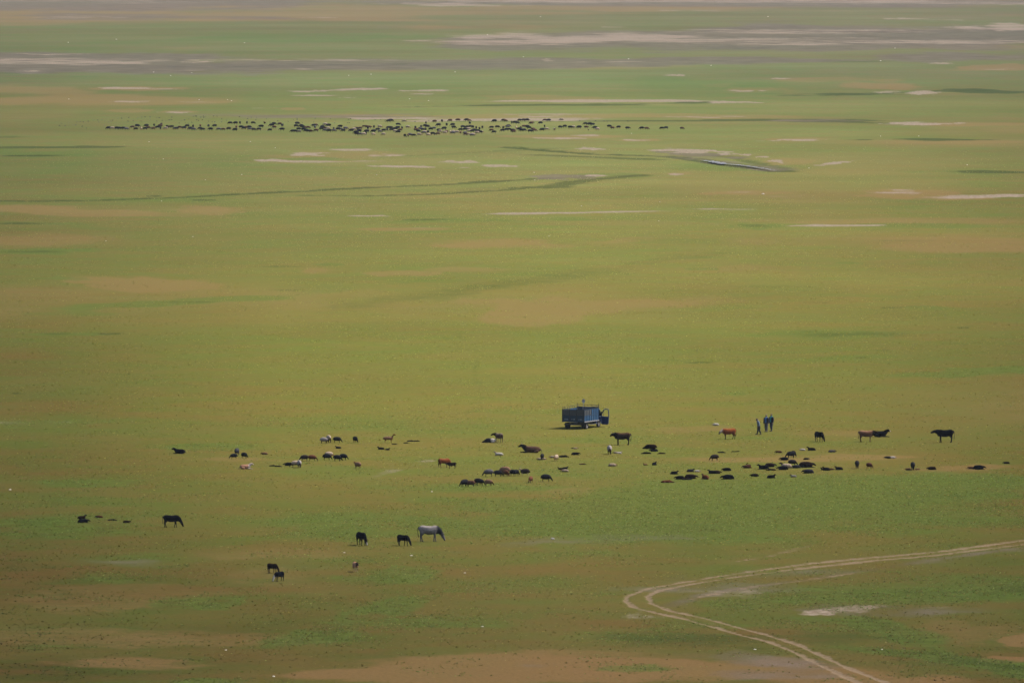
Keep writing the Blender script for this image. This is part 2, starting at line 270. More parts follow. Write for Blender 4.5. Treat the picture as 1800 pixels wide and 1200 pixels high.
# ---------------------------------------------------------------- node helpers
def new_mat(name):
    m = bpy.data.materials.new(name); m.use_nodes = True
    n = m.node_tree.nodes; n.clear()
    out = n.new("ShaderNodeOutputMaterial"); b = n.new("ShaderNodeBsdfPrincipled")
    m.node_tree.links.new(b.outputs[0], out.inputs[0])
    return m, m.node_tree, b
def setv(t, s, v):
    if isinstance(v, bpy.types.NodeSocket): t.links.new(v, s)
    elif v is not None:
        if s.type == 'RGBA' and len(v) == 3: v = (*v, 1)
        s.default_value = v
def mixc(t, f, a, b, mode='MIX'):
    n = t.nodes.new("ShaderNodeMix"); n.data_type = 'RGBA'; n.blend_type = mode; n.clamp_factor = True
    setv(t, n.inputs[0], f); setv(t, n.inputs[6], a); setv(t, n.inputs[7], b)
    return n.outputs[2]
def mth(t, op, a, b=None, c=None, clamp=False):
    n = t.nodes.new("ShaderNodeMath"); n.operation = op; n.use_clamp = clamp
    setv(t, n.inputs[0], a); setv(t, n.inputs[1], b)
    if c is not None: setv(t, n.inputs[2], c)
    return n.outputs[0]
def ramp(t, x, lo, hi, a=0.0, b=1.0):
    n = t.nodes.new("ShaderNodeMapRange"); n.interpolation_type = 'SMOOTHSTEP'
    setv(t, n.inputs[0], x)
    for k, v in zip((1, 2, 3, 4), (lo, hi, a, b)): n.inputs[k].default_value = v
    return n.outputs[0]
def noise(t, co, scale, detail=3.0, rough=.55, dim='3D'):
    n = t.nodes.new("ShaderNodeTexNoise"); n.noise_dimensions = dim
    n.inputs["Scale"].default_value = scale; n.inputs["Detail"].default_value = detail; n.inputs["Roughness"].default_value = rough
    if co is not None: t.links.new(co, n.inputs["Vector"])
    return n.outputs[0]
def objco(t, out="Object"):
    n = t.nodes.new("ShaderNodeTexCoord"); return n.outputs[out]
def sepxyz(t, v):
    n = t.nodes.new("ShaderNodeSeparateXYZ"); t.links.new(v, n.inputs[0]); return n.outputs
def link_obj(name, me, mat=None, parent=None):
    o = bpy.data.objects.new(name, me); COL.objects.link(o)
    if mat is not None and not me.materials: me.materials.append(mat)
    if parent is not None: o.parent = parent
    return o
def tag(o, label=None, cat=None, group=None, kind=None):
    if label: o["label"] = label
    if cat: o["category"] = cat
    if group: o["group"] = group
    if kind: o["kind"] = kind
    return o
def mesh_np(name, V, Fq, smooth=False):
    me = bpy.data.meshes.new(name); k = Fq.shape[1]
    me.vertices.add(len(V)); me.vertices.foreach_set("co", np.ascontiguousarray(V, np.float32).ravel())
    me.loops.add(Fq.size); me.loops.foreach_set("vertex_index", np.ascontiguousarray(Fq, np.int32).ravel())
    me.polygons.add(len(Fq)); me.polygons.foreach_set("loop_start", np.arange(0, Fq.size, k, dtype=np.int32))
    me.polygons.foreach_set("loop_total", np.full(len(Fq), k, np.int32))
    if smooth: me.polygons.foreach_set("use_smooth", np.ones(len(Fq), bool))
    me.update(calc_edges=True)
    return me

# ---------------------------------------------------------------- the plain: one sheet
rows = np.concatenate([np.array([-128., -115, -100, -85, -70, -55, -42, -30, -20, -12, -6]), np.arange(-2, 420, .9), np.arange(420, 800, 1.5), np.arange(800, 1230, 1.25), np.array([1260., 1300, 1360, 1450, 1600, 1850, 2300, 3000, 4000, 5500])])
cols = np.concatenate([np.array([-9000., -6000, -4000, -2500, -1500, -900, -500, -250, -120, -50]), np.arange(-15, 1816, 2.6), np.array([1850., 1920, 2050, 2300, 2700, 3300, 4300, 5800, 7800, 10800])])
PX, PY = np.meshgrid(cols, rows); shp = PX.shape
GX, GY = ground_at(PX.ravel(), PY.ravel())
FL, SK = fields(GX, GY)
GZ = height(GX, GY)-SK
V = np.stack([GX, GY, GZ], 1)
nr, nc = shp
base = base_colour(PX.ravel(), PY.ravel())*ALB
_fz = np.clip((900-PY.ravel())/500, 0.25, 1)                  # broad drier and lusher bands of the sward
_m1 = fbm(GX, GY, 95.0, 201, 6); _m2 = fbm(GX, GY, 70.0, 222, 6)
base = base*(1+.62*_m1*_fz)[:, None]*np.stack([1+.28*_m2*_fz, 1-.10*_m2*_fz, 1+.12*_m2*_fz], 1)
# sheet continues under and behind the lookout
bx, by = np.linspace(-600, 600, nc), np.full(nc, -800.0)
V = np.concatenate([V, np.stack([bx, by, np.zeros(nc)], 1)]); base = np.concatenate([base, base[-nc:]])
FL = np.concatenate([FL, np.zeros((6, nc))], 1); nr += 1
ii, jj = np.meshgrid(np.arange(nr-1), np.arange(nc-1), indexing='ij'); a = (ii*nc+jj).ravel()
Q = np.stack([a, a+nc, a+nc+1, a+1], 1)
gme = mesh_np("plain", V, Q, True)
def addcol(me, name, arr):
    at = me.color_attributes.new(name, 'FLOAT_COLOR', 'POINT')
    at.data.foreach_set("color", np.ascontiguousarray(arr, np.float32).ravel())
one = np.ones((len(V), 1))
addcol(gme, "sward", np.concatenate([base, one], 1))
addcol(gme, "cover", FL[:4].T)
addcol(gme, "wet", np.stack([FL[DARK], FL[RUT], FL[0]*0, FL[0]*0+1], 1))

gm, t, b = new_mat("plain")
def attr(t, name):
    n = t.nodes.new("ShaderNodeAttribute"); n.attribute_name = name; return n
co = objco(t)
sw = attr(t, "sward").outputs["Color"]
cv = attr(t, "cover"); sp_ = t.nodes.new("ShaderNodeSeparateColor"); t.links.new(cv.outputs["Color"], sp_.inputs[0])
pale, redm, green, mud = sp_.outputs[0], sp_.outputs[1], sp_.outputs[2], cv.outputs["Alpha"]
wt = attr(t, "wet"); sp2 = t.nodes.new("ShaderNodeSeparateColor"); t.links.new(wt.outputs["Color"], sp2.inputs[0])
dark, rut = sp2.outputs[0], sp2.outputs[1]
n_f = noise(t, co, 3.2, 4, .65); n_m = noise(t, co, .55, 4, .6); n_l = noise(t, co, .09, 5, .6); n_g = noise(t, co, 1.4, 3, .6); n_xl = noise(t, co, .021, 6, .65)
def brk(mask, k, lo, hi, n1=n_m, n2=n_l):       # break a soft mask up with noise
    v = mth(t, 'MULTIPLY_ADD', mth(t, 'SUBTRACT', n1, .5), k, mask)
    v = mth(t, 'MULTIPLY_ADD', mth(t, 'SUBTRACT', n2, .5), k*1.1, v)
    return mth(t, 'MULTIPLY', ramp(t, v, lo, hi), ramp(t, mask, .02, .12))
def C(*c): return tuple(srgb(c)*ALB)
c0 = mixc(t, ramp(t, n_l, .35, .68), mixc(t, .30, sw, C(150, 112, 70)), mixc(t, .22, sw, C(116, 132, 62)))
c0 = mixc(t, ramp(t, n_xl, .36, .62, 0, .45), c0, mixc(t, .5, c0, C(96, 122, 56)))
c0 = mixc(t, ramp(t, n_m, .45, .75, 0, .45), c0, mixc(t, .55, c0, C(88, 86, 36)))
c1 = mixc(t, mth(t, 'MULTIPLY', brk(redm, .7, .15, .85), .66), c0, mixc(t, .42, C(166, 126, 90), sw))
grn = mixc(t, .42, mixc(t, ramp(t, n_m, .3, .7), C(74, 102, 46), C(108, 136, 64)), sw)
c2 = mixc(t, mth(t, 'MULTIPLY', brk(green, .9, .2, .95), .72), c1, grn)
drk = mixc(t, ramp(t, n_m, .35, .7), mixc(t, .28, C(46, 62, 34), sw), mixc(t, .35, C(70, 88, 48), sw))
c3 = mixc(t, mth(t, 'MULTIPLY', brk(dark, .6, .12, .75), .92), c2, drk)
mdc = mixc(t, ramp(t, n_l, .35, .65), mixc(t, .22, C(104, 92, 90), sw), mixc(t, .22, C(136, 120, 112), sw))
c4 = mixc(t, mth(t, 'MULTIPLY', brk(mud, 1.3, .08, .75, n_xl, n_l), .8), c3, mdc)
pl = mixc(t, ramp(t, n_g, .3, .7), mixc(t, .12, C(152, 130, 116), sw), mixc(t, .1, C(192, 176, 160), sw))
c5 = mixc(t, mth(t, 'MULTIPLY', brk(pale, 1.4, .18, .72, n_xl, n_l), mth(t, 'MULTIPLY_ADD', n_g, .6, .55)), c4, pl)
c6 = mixc(t, mth(t, 'MULTIPLY', brk(rut, 1.7, .34, .9, n_m, n_g), .8), c5, mixc(t, ramp(t, n_f, .3, .7), C(126, 104, 80), C(172, 152, 130)))
# grain of short grass
c7 = mixc(t, ramp(t, n_f, .25, .78, .0, .55), c6, mixc(t, 1.0, c6, (.50, .50, .42), 'MULTIPLY'))
c8 = mixc(t, ramp(t, n_g, .56, .78, .0, .35), c7, mixc(t, 1.0, c7, (1.5, 1.45, 1.3), 'MULTIPLY'))
t.links.new(c8, b.inputs["Base Color"]); b.inputs["Roughness"].default_value = .95; b.inputs["Specular IOR Level"].default_value = 0
bm_ = t.nodes.new("ShaderNodeBump"); bm_.inputs["Strength"].default_value = .55; bm_.inputs["Distance"].default_value = .12
t.links.new(n_f, bm_.inputs["Height"]); t.links.new(bm_.outputs[0], b.inputs["Normal"])
tag(link_obj("ground", gme, gm), kind="structure")

# the brook: a ribbon of water in its channel
def ribbon(name, pts, widths, lift, mat):
    P = np.array(pts, float); xs, ys = ground_at(P[:, 0], P[:, 1]); W2 = np.array(widths)/2
    vs = []; N = 16
    rnd = random.Random(4)
    for k in range(len(xs)-1):
        for s in range(N):
            f = s/N; x = xs[k]*(1-f)+xs[k+1]*f; y = ys[k]*(1-f)+ys[k+1]*f; w = W2[k]*(1-f)+W2[k+1]*f
            w *= .25+1.2*rnd.random()**1.5; vs.append((x, y, w))
    out = []
    for x, y, w in vs:
        z = float(height(x, y))+lift
        out += [(x-.15*w, y-w, z), (x+.15*w, y+w, z)]
    Vn = np.array(out); n = len(vs)
    k = np.arange(n-1)*2; return mesh_np(name, Vn, np.stack([k, k+2, k+3, k+1], 1), True)
wm, t, b = new_mat("brook_water")
b.inputs["Base Color"].default_value = (.12, .12, .125, 1); b.inputs["Roughness"].default_value = .6; b.inputs["IOR"].default_value = 1.33
bn = t.nodes.new("ShaderNodeBump"); bn.inputs["Strength"].default_value = .25; t.links.new(noise(t, objco(t), 2.5, 3), bn.inputs["Height"]); t.links.new(bn.outputs[0], b.inputs["Normal"])
tag(link_obj("water", ribbon("water", [(1232, 281), (1250, 283), (1266, 286), (1280, 288), (1300, 290), (1320, 293), (1345, 297), (1366, 301)], [1, 7, 10, 3, 5, 2.5, 4, 1], .02, wm), wm), kind="structure")

# ---------------------------------------------------------------- weeds and grass tufts standing on the near pasture
def tufts(name, n, y0, y1, gate, size, cols_, seed, margin=120, NL=4, mix=.45, tall=.5):
    rs = np.random.RandomState(seed)
    m = n*5
    y0, y1 = float(ground_at(900, y0)[1]), float(ground_at(900, y1)[1])
    d = rs.uniform(y0, y1, m); px = rs.uniform(-margin, 1800+margin, m)
    y = d; x = (px-900)/FPX*y*1.005
    keep = rs.rand(m) < (y/y1); x = x[keep]; y = y[keep]
    F_, S_ = fields(x, y); w = gate(F_, x, y)
    keep = rs.rand(len(x)) < w*np.clip((y1-y)/(.7*(y1-y0)), 0, 1)
    x = x[keep][:n]; y = y[keep][:n]; k = len(x)
    z = height(x, y)-S_[keep][:n]
    s = size*(.45+1.1*rs.rand(k)**1.6)
    ang = rs.rand(k, NL)*2*np.pi; ln = s[:, None]*(.5+.8*rs.rand(k, NL)); hh = s[:, None]*(.10+tall*rs.rand(k, NL)**1.3)
    wd = s[:, None]*(.22+.3*rs.rand(k, NL))
    ca, sa = np.cos(ang), np.sin(ang)
    bx = x[:, None]+ca*.15*ln; by = y[:, None]+sa*.15*ln; bz = (z-.01)[:, None]+0*ca
    tx = x[:, None]+ca*ln; ty = y[:, None]+sa*ln; tz = z[:, None]+hh
    Vt = np.stack([np.stack([bx-sa*wd, by+ca*wd, bz], -1), np.stack([bx+sa*wd, by-ca*wd, bz], -1), np.stack([tx, ty, tz], -1)], 2).reshape(-1, 3)
    me = mesh_np(name, Vt, np.arange(len(Vt)).reshape(-1, 3), True)
    nn = rs.normal(0, .22, (k*NL, 3)); nn[:, 2] = 1; nn = np.repeat(nn/np.linalg.norm(nn, axis=1, keepdims=True), 3, 0)   # blades take the light like the sward they belong to
    me.attributes.new("custom_normal", 'FLOAT_VECTOR', 'POINT').data.foreach_set("vector", np.ascontiguousarray(nn, np.float32).ravel())
    cols_ = srgb(np.array(cols_))*ALB
    pick = rs.randint(0, len(cols_), k); cc = cols_[pick]
    px_, py_ = pixel_of(x, y); bs = base_colour(px_, py_)*ALB
    lum = (bs.sum(1)/ (srgb(np.array((118, 110, 56))).sum()*ALB))[:, None]
    cc = cc*(1-mix)*lum**.6+bs*mix; cc = cc*(1+.6*np.clip(1-lum, 0, 1))*(.74+.46*rs.rand(k, 1))
    cc = np.repeat(cc, NL*3, 0)*(.85+.3*np.repeat(rs.rand(k*NL, 1), 3, 0))
    addcol(me, "leaf", np.concatenate([cc, np.ones((len(cc), 1))], 1))
    return me
lm, t, b = new_mat("tuft_leaf")
t.links.new(attr(t, "leaf").outputs["Color"], b.inputs["Base Color"]); b.inputs["Roughness"].default_value = .7
b.inputs["Specular IOR Level"].default_value = 0
_c2 = mixc(t, 1.0, attr(t, "leaf").outputs["Color"], (1.7, 1.7, 1.72), 'MULTIPLY'); t.links.new(_c2, b.inputs["Base Color"])
_tr = t.nodes.new("ShaderNodeBsdfTranslucent"); t.links.new(_c2, _tr.inputs[0])
_mx = t.nodes.new("ShaderNodeMixShader"); _mx.inputs[0].default_value = .5; t.links.new(b.outputs[0], _mx.inputs[1]); t.links.new(_tr.outputs[0], _mx.inputs[2])
t.links.new(_mx.outputs[0], [n for n in t.nodes if n.type == 'OUTPUT_MATERIAL'][0].inputs[0])
gateW = lambda F_, x, y: np.clip(F_[GREEN]*1.05+fbm(x, y, 3.5, 88, 3)*1.8-.10, 0.0, 1)*np.clip(1.1-F_[RUT]*1.6, 0, 1)
gateG = lambda F_, x, y: np.clip(.35+fbm(x, y, 6.0, 90, 4)*2.2-.3*F_[PALE]-.35*F_[RED]-.3*F_[MUD], 0.02, 1)*np.clip(1-F_[RUT]*1.5, 0, 1)
tag(link_obj("weeds", tufts("weeds", 140000, 1235, 620, gateW, .12, [(74,108,46),(92,128,56),(66,92,42),(108,140,66),(84,114,60),(56,78,36),(134,150,90)], 3, mix=.5, tall=.5), lm), kind="stuff")
tag(link_obj("grass", tufts("grass", 300000, 1235, 250, gateG, .15, [(124,118,56),(112,112,52),(146,140,76),(98,98,44),(158,154,98),(118,102,58),(90,86,42)], 5, NL=3, mix=.78, tall=.5), lm), kind="stuff")

# ================================================================ shapes: lofted limbs fused into one skin
def loft(bm, pts, n=10, cap=True):
    """pts: (x, y, z, half width across, half height); rings swept along the points, domed ends"""
    P = [Vector(p[:3]) for p in pts]; rings = []
    if cap:
        a, b = pts[0], pts[-1]
        d0 = (P[0]-P[1]).normalized(); d1 = (P[-1]-P[-2]).normalized(); r0 = min(a[3], a[4]); r1 = min(b[3], b[4])
        pts = [(*(P[0]+d0*r0*.75), a[3]*.55, a[4]*.55)]+list(pts)+[(*(P[-1]+d1*r1*.75), b[3]*.55, b[4]*.55)]
        P = [Vector(p[:3]) for p in pts]
    for i, p in enumerate(pts):
        t = (P[min(i+1, len(P)-1)]-P[max(i-1, 0)]).normalized()
        side = Vector((0, 1, 0))
        if abs(t.dot(side)) > .8: side = Vector((1, 0, 0))
        up = side.cross(t).normalized()*-1; side = t.cross(up).normalized()
        rings.append([bm.verts.new(P[i]+side*(math.cos(2*math.pi*k/n)*p[3])+up*(math.sin(2*math.pi*k/n)*p[4])) for k in range(n)])
    for A, B in zip(rings[:-1], rings[1:]):
        for k in range(n): bm.faces.new((A[k], A[(k+1) % n], B[(k+1) % n], B[k]))
    bm.faces.new(rings[0][::-1]); bm.faces.new(rings[-1])
def mirror(pts): return [(p[0], -p[1], *p[2:]) for p in pts]
def fuse(name, lofts, voxel, smooth=2, rough=0.0, seed=0):
    """all lofts as one continuous surface"""
    bm = bmesh.new()
    for l in lofts: loft(bm, l)
    bmesh.ops.recalc_face_normals(bm, faces=bm.faces)
    me = bpy.data.meshes.new("raw"); bm.to_mesh(me); bm.free()
    o = bpy.data.objects.new("raw", me); COL.objects.link(o)
    m = o.modifiers.new("r", 'REMESH'); m.mode = 'VOXEL'; m.voxel_size = voxel; m.use_smooth_shade = True
    if smooth:
        s = o.modifiers.new("s", 'SMOOTH'); s.factor = .5; s.iterations = smooth
    dg = bpy.context.evaluated_depsgraph_get(); dg.update()
    out = bpy.data.meshes.new_from_object(o.evaluated_get(dg)); out.name = name
    bpy.data.objects.remove(o); bpy.data.meshes.remove(me)
    if rough:
        n = len(out.vertices); c = np.empty(n*3, np.float32); out.vertices.foreach_get("co", c); c = c.reshape(-1, 3)
        nn = np.empty(n*3, np.float32); out.vertices.foreach_get("normal", nn); nn = nn.reshape(-1, 3)
        w = vnoise(c[:, 0]/.055+c[:, 2]*3, c[:, 1]/.055+c[:, 2]/.06, seed)-.5
        c += nn*(w*rough*2)[:, None]; out.vertices.foreach_set("co", c.ravel()); out.update()
    out.polygons.foreach_set("use_smooth", np.ones(len(out.polygons), bool))
    return out
def plain_mesh(name, lofts, n=8):
    bm = bmesh.new()
    for l in lofts: loft(bm, l, n)
    bmesh.ops.recalc_face_normals(bm, faces=bm.faces)
    me = bpy.data.meshes.new(name); bm.to_mesh(me); bm.free()
    me.polygons.foreach_set("use_smooth", np.ones(len(me.polygons), bool)); return me
def turn(pts, piv, yaw):
    c, s = math.cos(yaw), math.sin(yaw)
    return [(piv[0]+(p[0]-piv[0])*c-(p[1]-piv[1])*s, piv[1]+(p[0]-piv[0])*s+(p[1]-piv[1])*c, *p[2:]) for p in pts]

# ---------------------------------------------------------------- cattle (metres; facing +X, hooves at z = 0)
def cow_meshes(pose, yaw=0.0, step=0.0, calf=False, tailswing=0.0):
    L = []; k = .93 if calf else 1.0
    up = pose in ('stand', 'graze', 'suckle', 'low')
    if up:
        L.append([(-.80, 0, 1.05, .09, .12), (-.72, 0, 1.03, .22*k, .25*k), (-.52, 0, 1.01, .27*k, .30*k), (-.34, 0, .95, .30*k, .325*k), (-.08, 0, .90, .34*k, .36*k), (.22, 0, .90, .31*k, .345*k), (.46, 0, .97, .24*k, .34*k), (.68, 0, 1.02, .17*k, .26*k)])
        L.append([(.25, 0, .85, .2*k, .24*k), (.66, 0, .80, .13, .20)])                    # brisket
        L.append([(-.38, 0, .72, .12, .10), (-.50, 0, .68, .10, .09)])                    # flank and udder
        for s in (1, -1):
            f = step*s; q = -step*s
            L.append([(.44, .15*s, .95, .09, .18), (.42, .16*s, .66, .08, .095), (.44+f*.5, .14*s, .38, .048, .052), (.41+f*.9, .14*s, .12, .038, .038), (.45+f, .14*s, .035, .05, .055)])
            L.append([(-.60, .13*s, 1.00, .13, .25), (-.54+q*.1, .17*s, .72, .10, .20), (-.66+q*.4, .15*s, .45, .048, .062), (-.62+q*.8, .15*s, .13, .037, .04), (-.57+q, .15*s, .035, .05, .055)])
        tail = [(-.83, 0, 1.17, .03, .03), (-.90, tailswing*.2, 1.05, .024, .024), (-.90-abs(tailswing)*.1, tailswing*.6, .72, .018, .018), (-.86-abs(tailswing)*.2, tailswing, .46, .035, .035), (-.85-abs(tailswing)*.2, tailswing*1.1, .33, .012, .012)]
    else:
        L.append([(-.80, 0, .30, .12, .14), (-.68, 0, .36, .26, .27), (-.40, 0, .38, .34, .33), (0, 0, .37, .37, .34), (.35, 0, .40, .30, .34), (.60, 0, .46, .17, .24)])
        L.append([(.30, .20, .12, .07, .07), (.66, .26, .10, .055, .06), (.74, .18, .07, .05, .05), (.50, .12, .06, .045, .045)])
        L.append([(.30, -.20, .12, .07, .07), (.80, -.20, .09, .05, .05), (1.02, -.18, .05, .045, .045)])
        L.append([(-.60, -.26, .25, .14, .2), (-.25, -.42, .18, .09, .13), (-.42, -.50, .08, .055, .06), (-.10, -.52, .05, .045, .045)])
        L.append([(-.60, .24, .22, .12, .17), (-.30, .34, .12, .08, .09)])
        tail = [(-.82, 0, .46, .03, .03), (-.96, .02, .25, .022, .022), (-1.0, .12, .06, .02, .02), (-.9, .26, .04, .03, .03)]
    if pose == 'stand': N0, N1, H1 = (.60, 0, 1.03), (.98, 0, 1.12), (1.35, 0, .97)
    elif pose == 'high': N0, N1, H1 = (.60, 0, 1.08), (.98, 0, 1.38), (1.33, 0, 1.30)
    elif pose == 'graze': N0, N1, H1 = (.60, 0, .98), (1.00, 0, .60), (1.22, 0, .13)
    elif pose == 'low': N0, N1, H1 = (.62, 0, 1.02), (1.0, 0, .93), (1.20, 0, .66)
    elif pose == 'suckle': N0, N1, H1 = (.62, 0, 1.02), (1.0, 0, .96), (1.30, 0, 1.02)
    elif pose == 'lie': N0, N1, H1 = (.52, 0, .52), (.86, 0, .80), (1.16, 0, .66)
    else: N0, N1, H1 = (.52, 0, .44), (.95, 0, .20), (1.25, 0, .09)
    a, b, c = Vector(N0), Vector(N1), Vector(H1); mid = (a+b)/2
    if pose == 'graze': mid += Vector((.02, 0, .03))
    neck = [(*(a-(b-a)*.18), .19*k, .27*k), (*mid, .15*k, .235*k), (*b, .105, .14)]
    hd = (c-b); n_ = Vector((0, 1, 0)).cross(hd).normalized()
    head = [(*(b+n_*0), .115, .14), (*(b+hd*.35), .12, .14), (*(b+hd*.72), .082, .10), (*(b+hd*.97), .086, .086)]
    ears = [[(*(b+Vector((0, s*.08, .02))-n_*.03), .03, .02), (*(b+Vector((-.03, s*.20, 0))-n_*.04), .05, .022), (*(b+Vector((-.05, s*.30, -.03))-n_*.03), .02, .014)] for s in (1, -1)]
    horns = []
    if not calf:
        for s in (1, -1):
            upv = Vector((0, 0, 1)) if pose not in ('graze',) else Vector((.7, 0, .5))
            h0 = b+Vector((0, s*.07, 0))+upv*.07
            horns.append([(*h0, .026, .026), (*(h0+Vector((.02, s*.10, 0))+upv*.05), .02, .02), (*(h0+Vector((.05, s*.15, 0))+upv*.15), .010, .010), (*(h0+Vector((.06, s*.15, 0))+upv*.20), .004, .004)])
    if yaw:
        y_ = R(yaw); neck = neck[:1]+turn(neck[1:2], N0, y_*.5)+turn(neck[2:], N0, y_*.75)
        piv = N0; f = lambda q: turn(q, piv, y_*.75)
        head, ears, horns = f(head), [f(e) for e in ears], [f(h) for h in horns]
        pv2 = head[0][:2]; f2 = lambda q: turn(q, pv2, y_*.4)
        head, ears, horns = f2(head), [f2(e) for e in ears], [f2(h) for h in horns]
    L += [neck, head]+ears
    return {"body": fuse("cow_body", L, .025, 2), "tail": plain_mesh("tail", [tail]), "horns": [plain_mesh("horn", [h]) for h in horns]}

# ---------------------------------------------------------------- sheep, lambs and goats
def sheep_meshes(pose, slim=1.0, yaw=0.0, merged=False, vox=.022):
    B = []; F = []; k = slim
    if pose in ('graze', 'stand', 'goat', 'nibble'):
        F.append([(-.50, 0, .46, .10, .12), (-.43, 0, .47, .18*k, .20*k), (-.22, 0, .49, .22*k, .245*k), (.06, 0, .48, .22*k, .25*k), (.27, 0, .46, .17*k, .22*k), (.38, 0, .45, .11*k, .16*k)])
        for s in (1, -1):
            B.append([(.25, .09*s, .42, .06, .09), (.25, .09*s, .24, .036, .04), (.26, .09*s, .06, .022, .022), (.28, .09*s, .02, .028, .03)])
            B.append([(-.34, .10*s, .44, .07, .11), (-.30, .11*s, .30, .05, .07), (-.38, .10*s, .17, .026, .03), (-.35, .10*s, .05, .022, .022), (-.33, .10*s, .02, .028, .03)])
        if pose == 'graze': N0, N1, H1 = (.33, 0, .46), (.53, 0, .31), (.66, 0, .10)
        elif pose == 'nibble': N0, N1, H1 = (.34, 0, .48), (.54, 0, .40), (.70, 0, .24)
        elif pose == 'stand': N0, N1, H1 = (.32, 0, .54), (.46, 0, .70), (.66, 0, .62)
        else: N0, N1, H1 = (.32, 0, .56), (.52, 0, .84), (.72, 0, .80)
    elif pose in ('lie', 'rest'):
        F.append([(-.48, 0, .15, .11, .11), (-.38, 0, .20, .20*k, .20*k), (-.12, 0, .22, .24*k, .21*k), (.14, 0, .22, .22*k, .21*k), (.32, 0, .20, .14*k, .16*k)])
        B.append([(.2, .12, .08, .05, .05), (.42, .13, .05, .03, .03), (.30, .09, .03, .025, .025)])
        B.append([(.2, -.12, .08, .05, .05), (.44, -.12, .04, .03, .03), (.56, -.12, .025, .022, .022)])
        B.append([(-.3, -.16, .12, .08, .10), (-.10, -.24, .07, .04, .05), (-.22, -.27, .03, .025, .025), (.0, -.29, .025, .022, .022)])
        if pose == 'lie': N0, N1, H1 = (.28, 0, .28), (.42, 0, .47), (.62, 0, .42)
        else: N0, N1, H1 = (.30, 0, .24), (.48, .04, .27), (.66, .08, .15)
    else:                                          # flat on its side
        F.append([(-.45, 0, .10, .10, .07), (-.36, 0, .12, .15*k, .11*k), (-.10, 0, .13, .18*k, .12*k), (.16, 0, .13, .17*k, .12*k), (.32, 0, .12, .11*k, .09*k)])
        for a in (0, .09):
            B.append([(.22-a, -.12, .07+a*.4, .05, .04), (.30-a, -.32, .04+a*.3, .024, .022), (.26-a, -.46, .03+a*.2, .02, .02)])
            B.append([(-.30+a, -.12, .08+a*.4, .07, .05), (-.26+a, -.30, .04+a*.3, .028, .026), (-.32+a, -.46, .03+a*.2, .02, .02)])
        N0, N1, H1 = (.28, 0, .12), (.52, .03, .07), (.70, .0, .05)
    a, b, c = Vector(N0), Vector(N1), Vector(H1); hd = c-b; n_ = Vector((0, 1, 0)).cross(hd).normalized()
    neck = [(*(a-(b-a)*.4), .12*k, .16*k), (*((a+b)/2), .080 if k > .8 else .055, .105 if k > .8 else .065), (*b, .052, .066)]
    head = [(*b, .058, .072), (*(b+hd*.35), .060, .070), (*(b+hd*.75), .040, .046), (*(b+hd*1.0), .036, .036)]
    ears = [[(*(b+Vector((0, s*.04, .01))-n_*.01), .014, .010), (*(b+Vector((-.01, s*.10, -.01))), .022, .010), (*(b+Vector((-.01, s*.15, -.03))), .010, .007)] for s in (1, -1)]
    tl = [(F[0][0][0]-.01, 0, F[0][0][2]+.03, .06, .05), (F[0][0][0]-.07, 0, F[0][0][2]-.09 if F[0][0][2] > .3 else .07, .05 if k > .8 else .015, .05 if k > .8 else .015)]
    if yaw:
        g = lambda q: turn(q, N0, R(yaw)); neck = neck[:1]+g(neck[1:]); head = g(head); ears = [g(e) for e in ears]
    if merged:
        return {"body": fuse("sheep_body", F+B+[neck, head, tl]+ears, vox, 1)}
    core = [tuple(list(p[:3])+[p[3]*.72, p[4]*.72]) for p in F[0]]
    return {"body": fuse("sheep_body", [core]+B+[neck, head]+ears, .017, 1),
            "fleece": fuse("fleece", F+[neck[:2]+[(*(a+(b-a)*.72), neck[2][3]*1.15, neck[2][4]*1.1)], tl], .024, 1, .010 if k > .8 else .004, 7)}

# ---------------------------------------------------------------- coats
MATS = {}
def coat(base, front=None, back=None, legs=None, belly=None, cow=True, spots=None, fx=.62, rough=.8, muzzle=None):
    """one hide: base colour, optionally another colour on the forehand, along the back, on the legs, under the belly, or in pied patches"""
    key = str((base, front, back, legs, belly, cow, spots, fx, muzzle))
    if key in MATS: return MATS[key]
    m, t, b = new_mat("hide" if cow else "wool"); co = objco(t); x, y, z = sepxyz(t, co)[:3]
    s = 1.0 if cow else .5
    n1 = noise(t, co, 3.0/s, 3); n2 = noise(t, co, 22.0/s, 3)
    wob = mth(t, 'MULTIPLY', mth(t, 'SUBTRACT', n1, .5), .35*s)
    xx = mth(t, 'ADD', x, wob); zz = mth(t, 'ADD', z, wob)
    c = (*base, 1)
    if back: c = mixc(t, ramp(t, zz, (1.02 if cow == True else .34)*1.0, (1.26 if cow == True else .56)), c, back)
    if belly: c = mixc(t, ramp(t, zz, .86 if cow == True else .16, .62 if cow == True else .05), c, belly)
    if spots: c = mixc(t, ramp(t, noise(t, co, 1.6/s, 1), .50, .54), c, spots)
    if front: c = mixc(t, ramp(t, xx, fx-.14*s, fx+.14*s), c, front)
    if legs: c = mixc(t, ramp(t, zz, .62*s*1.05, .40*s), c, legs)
    if muzzle: c = mixc(t, ramp(t, x, muzzle[1]-.03, muzzle[1]+.03), c, muzzle[0])
    c = mixc(t, ramp(t, n2, .3, .75), mixc(t, 1.0, c, (.72, .72, .72), 'MULTIPLY'), mixc(t, 1.0, c, (1.25, 1.22, 1.2), 'MULTIPLY'))
    setv(t, b.inputs["Base Color"], c); b.inputs["Roughness"].default_value = rough; b.inputs["Specular IOR Level"].default_value = 0
    bp = t.nodes.new("ShaderNodeBump"); bp.inputs["Strength"].default_value = .35 if cow else .8; bp.inputs["Distance"].default_value = .01 if cow else .02
    t.links.new(noise(t, co, 60.0 if cow else 38.0, 2), bp.inputs["Height"]); t.links.new(bp.outputs[0], b.inputs["Normal"])
    MATS[key] = m; return m
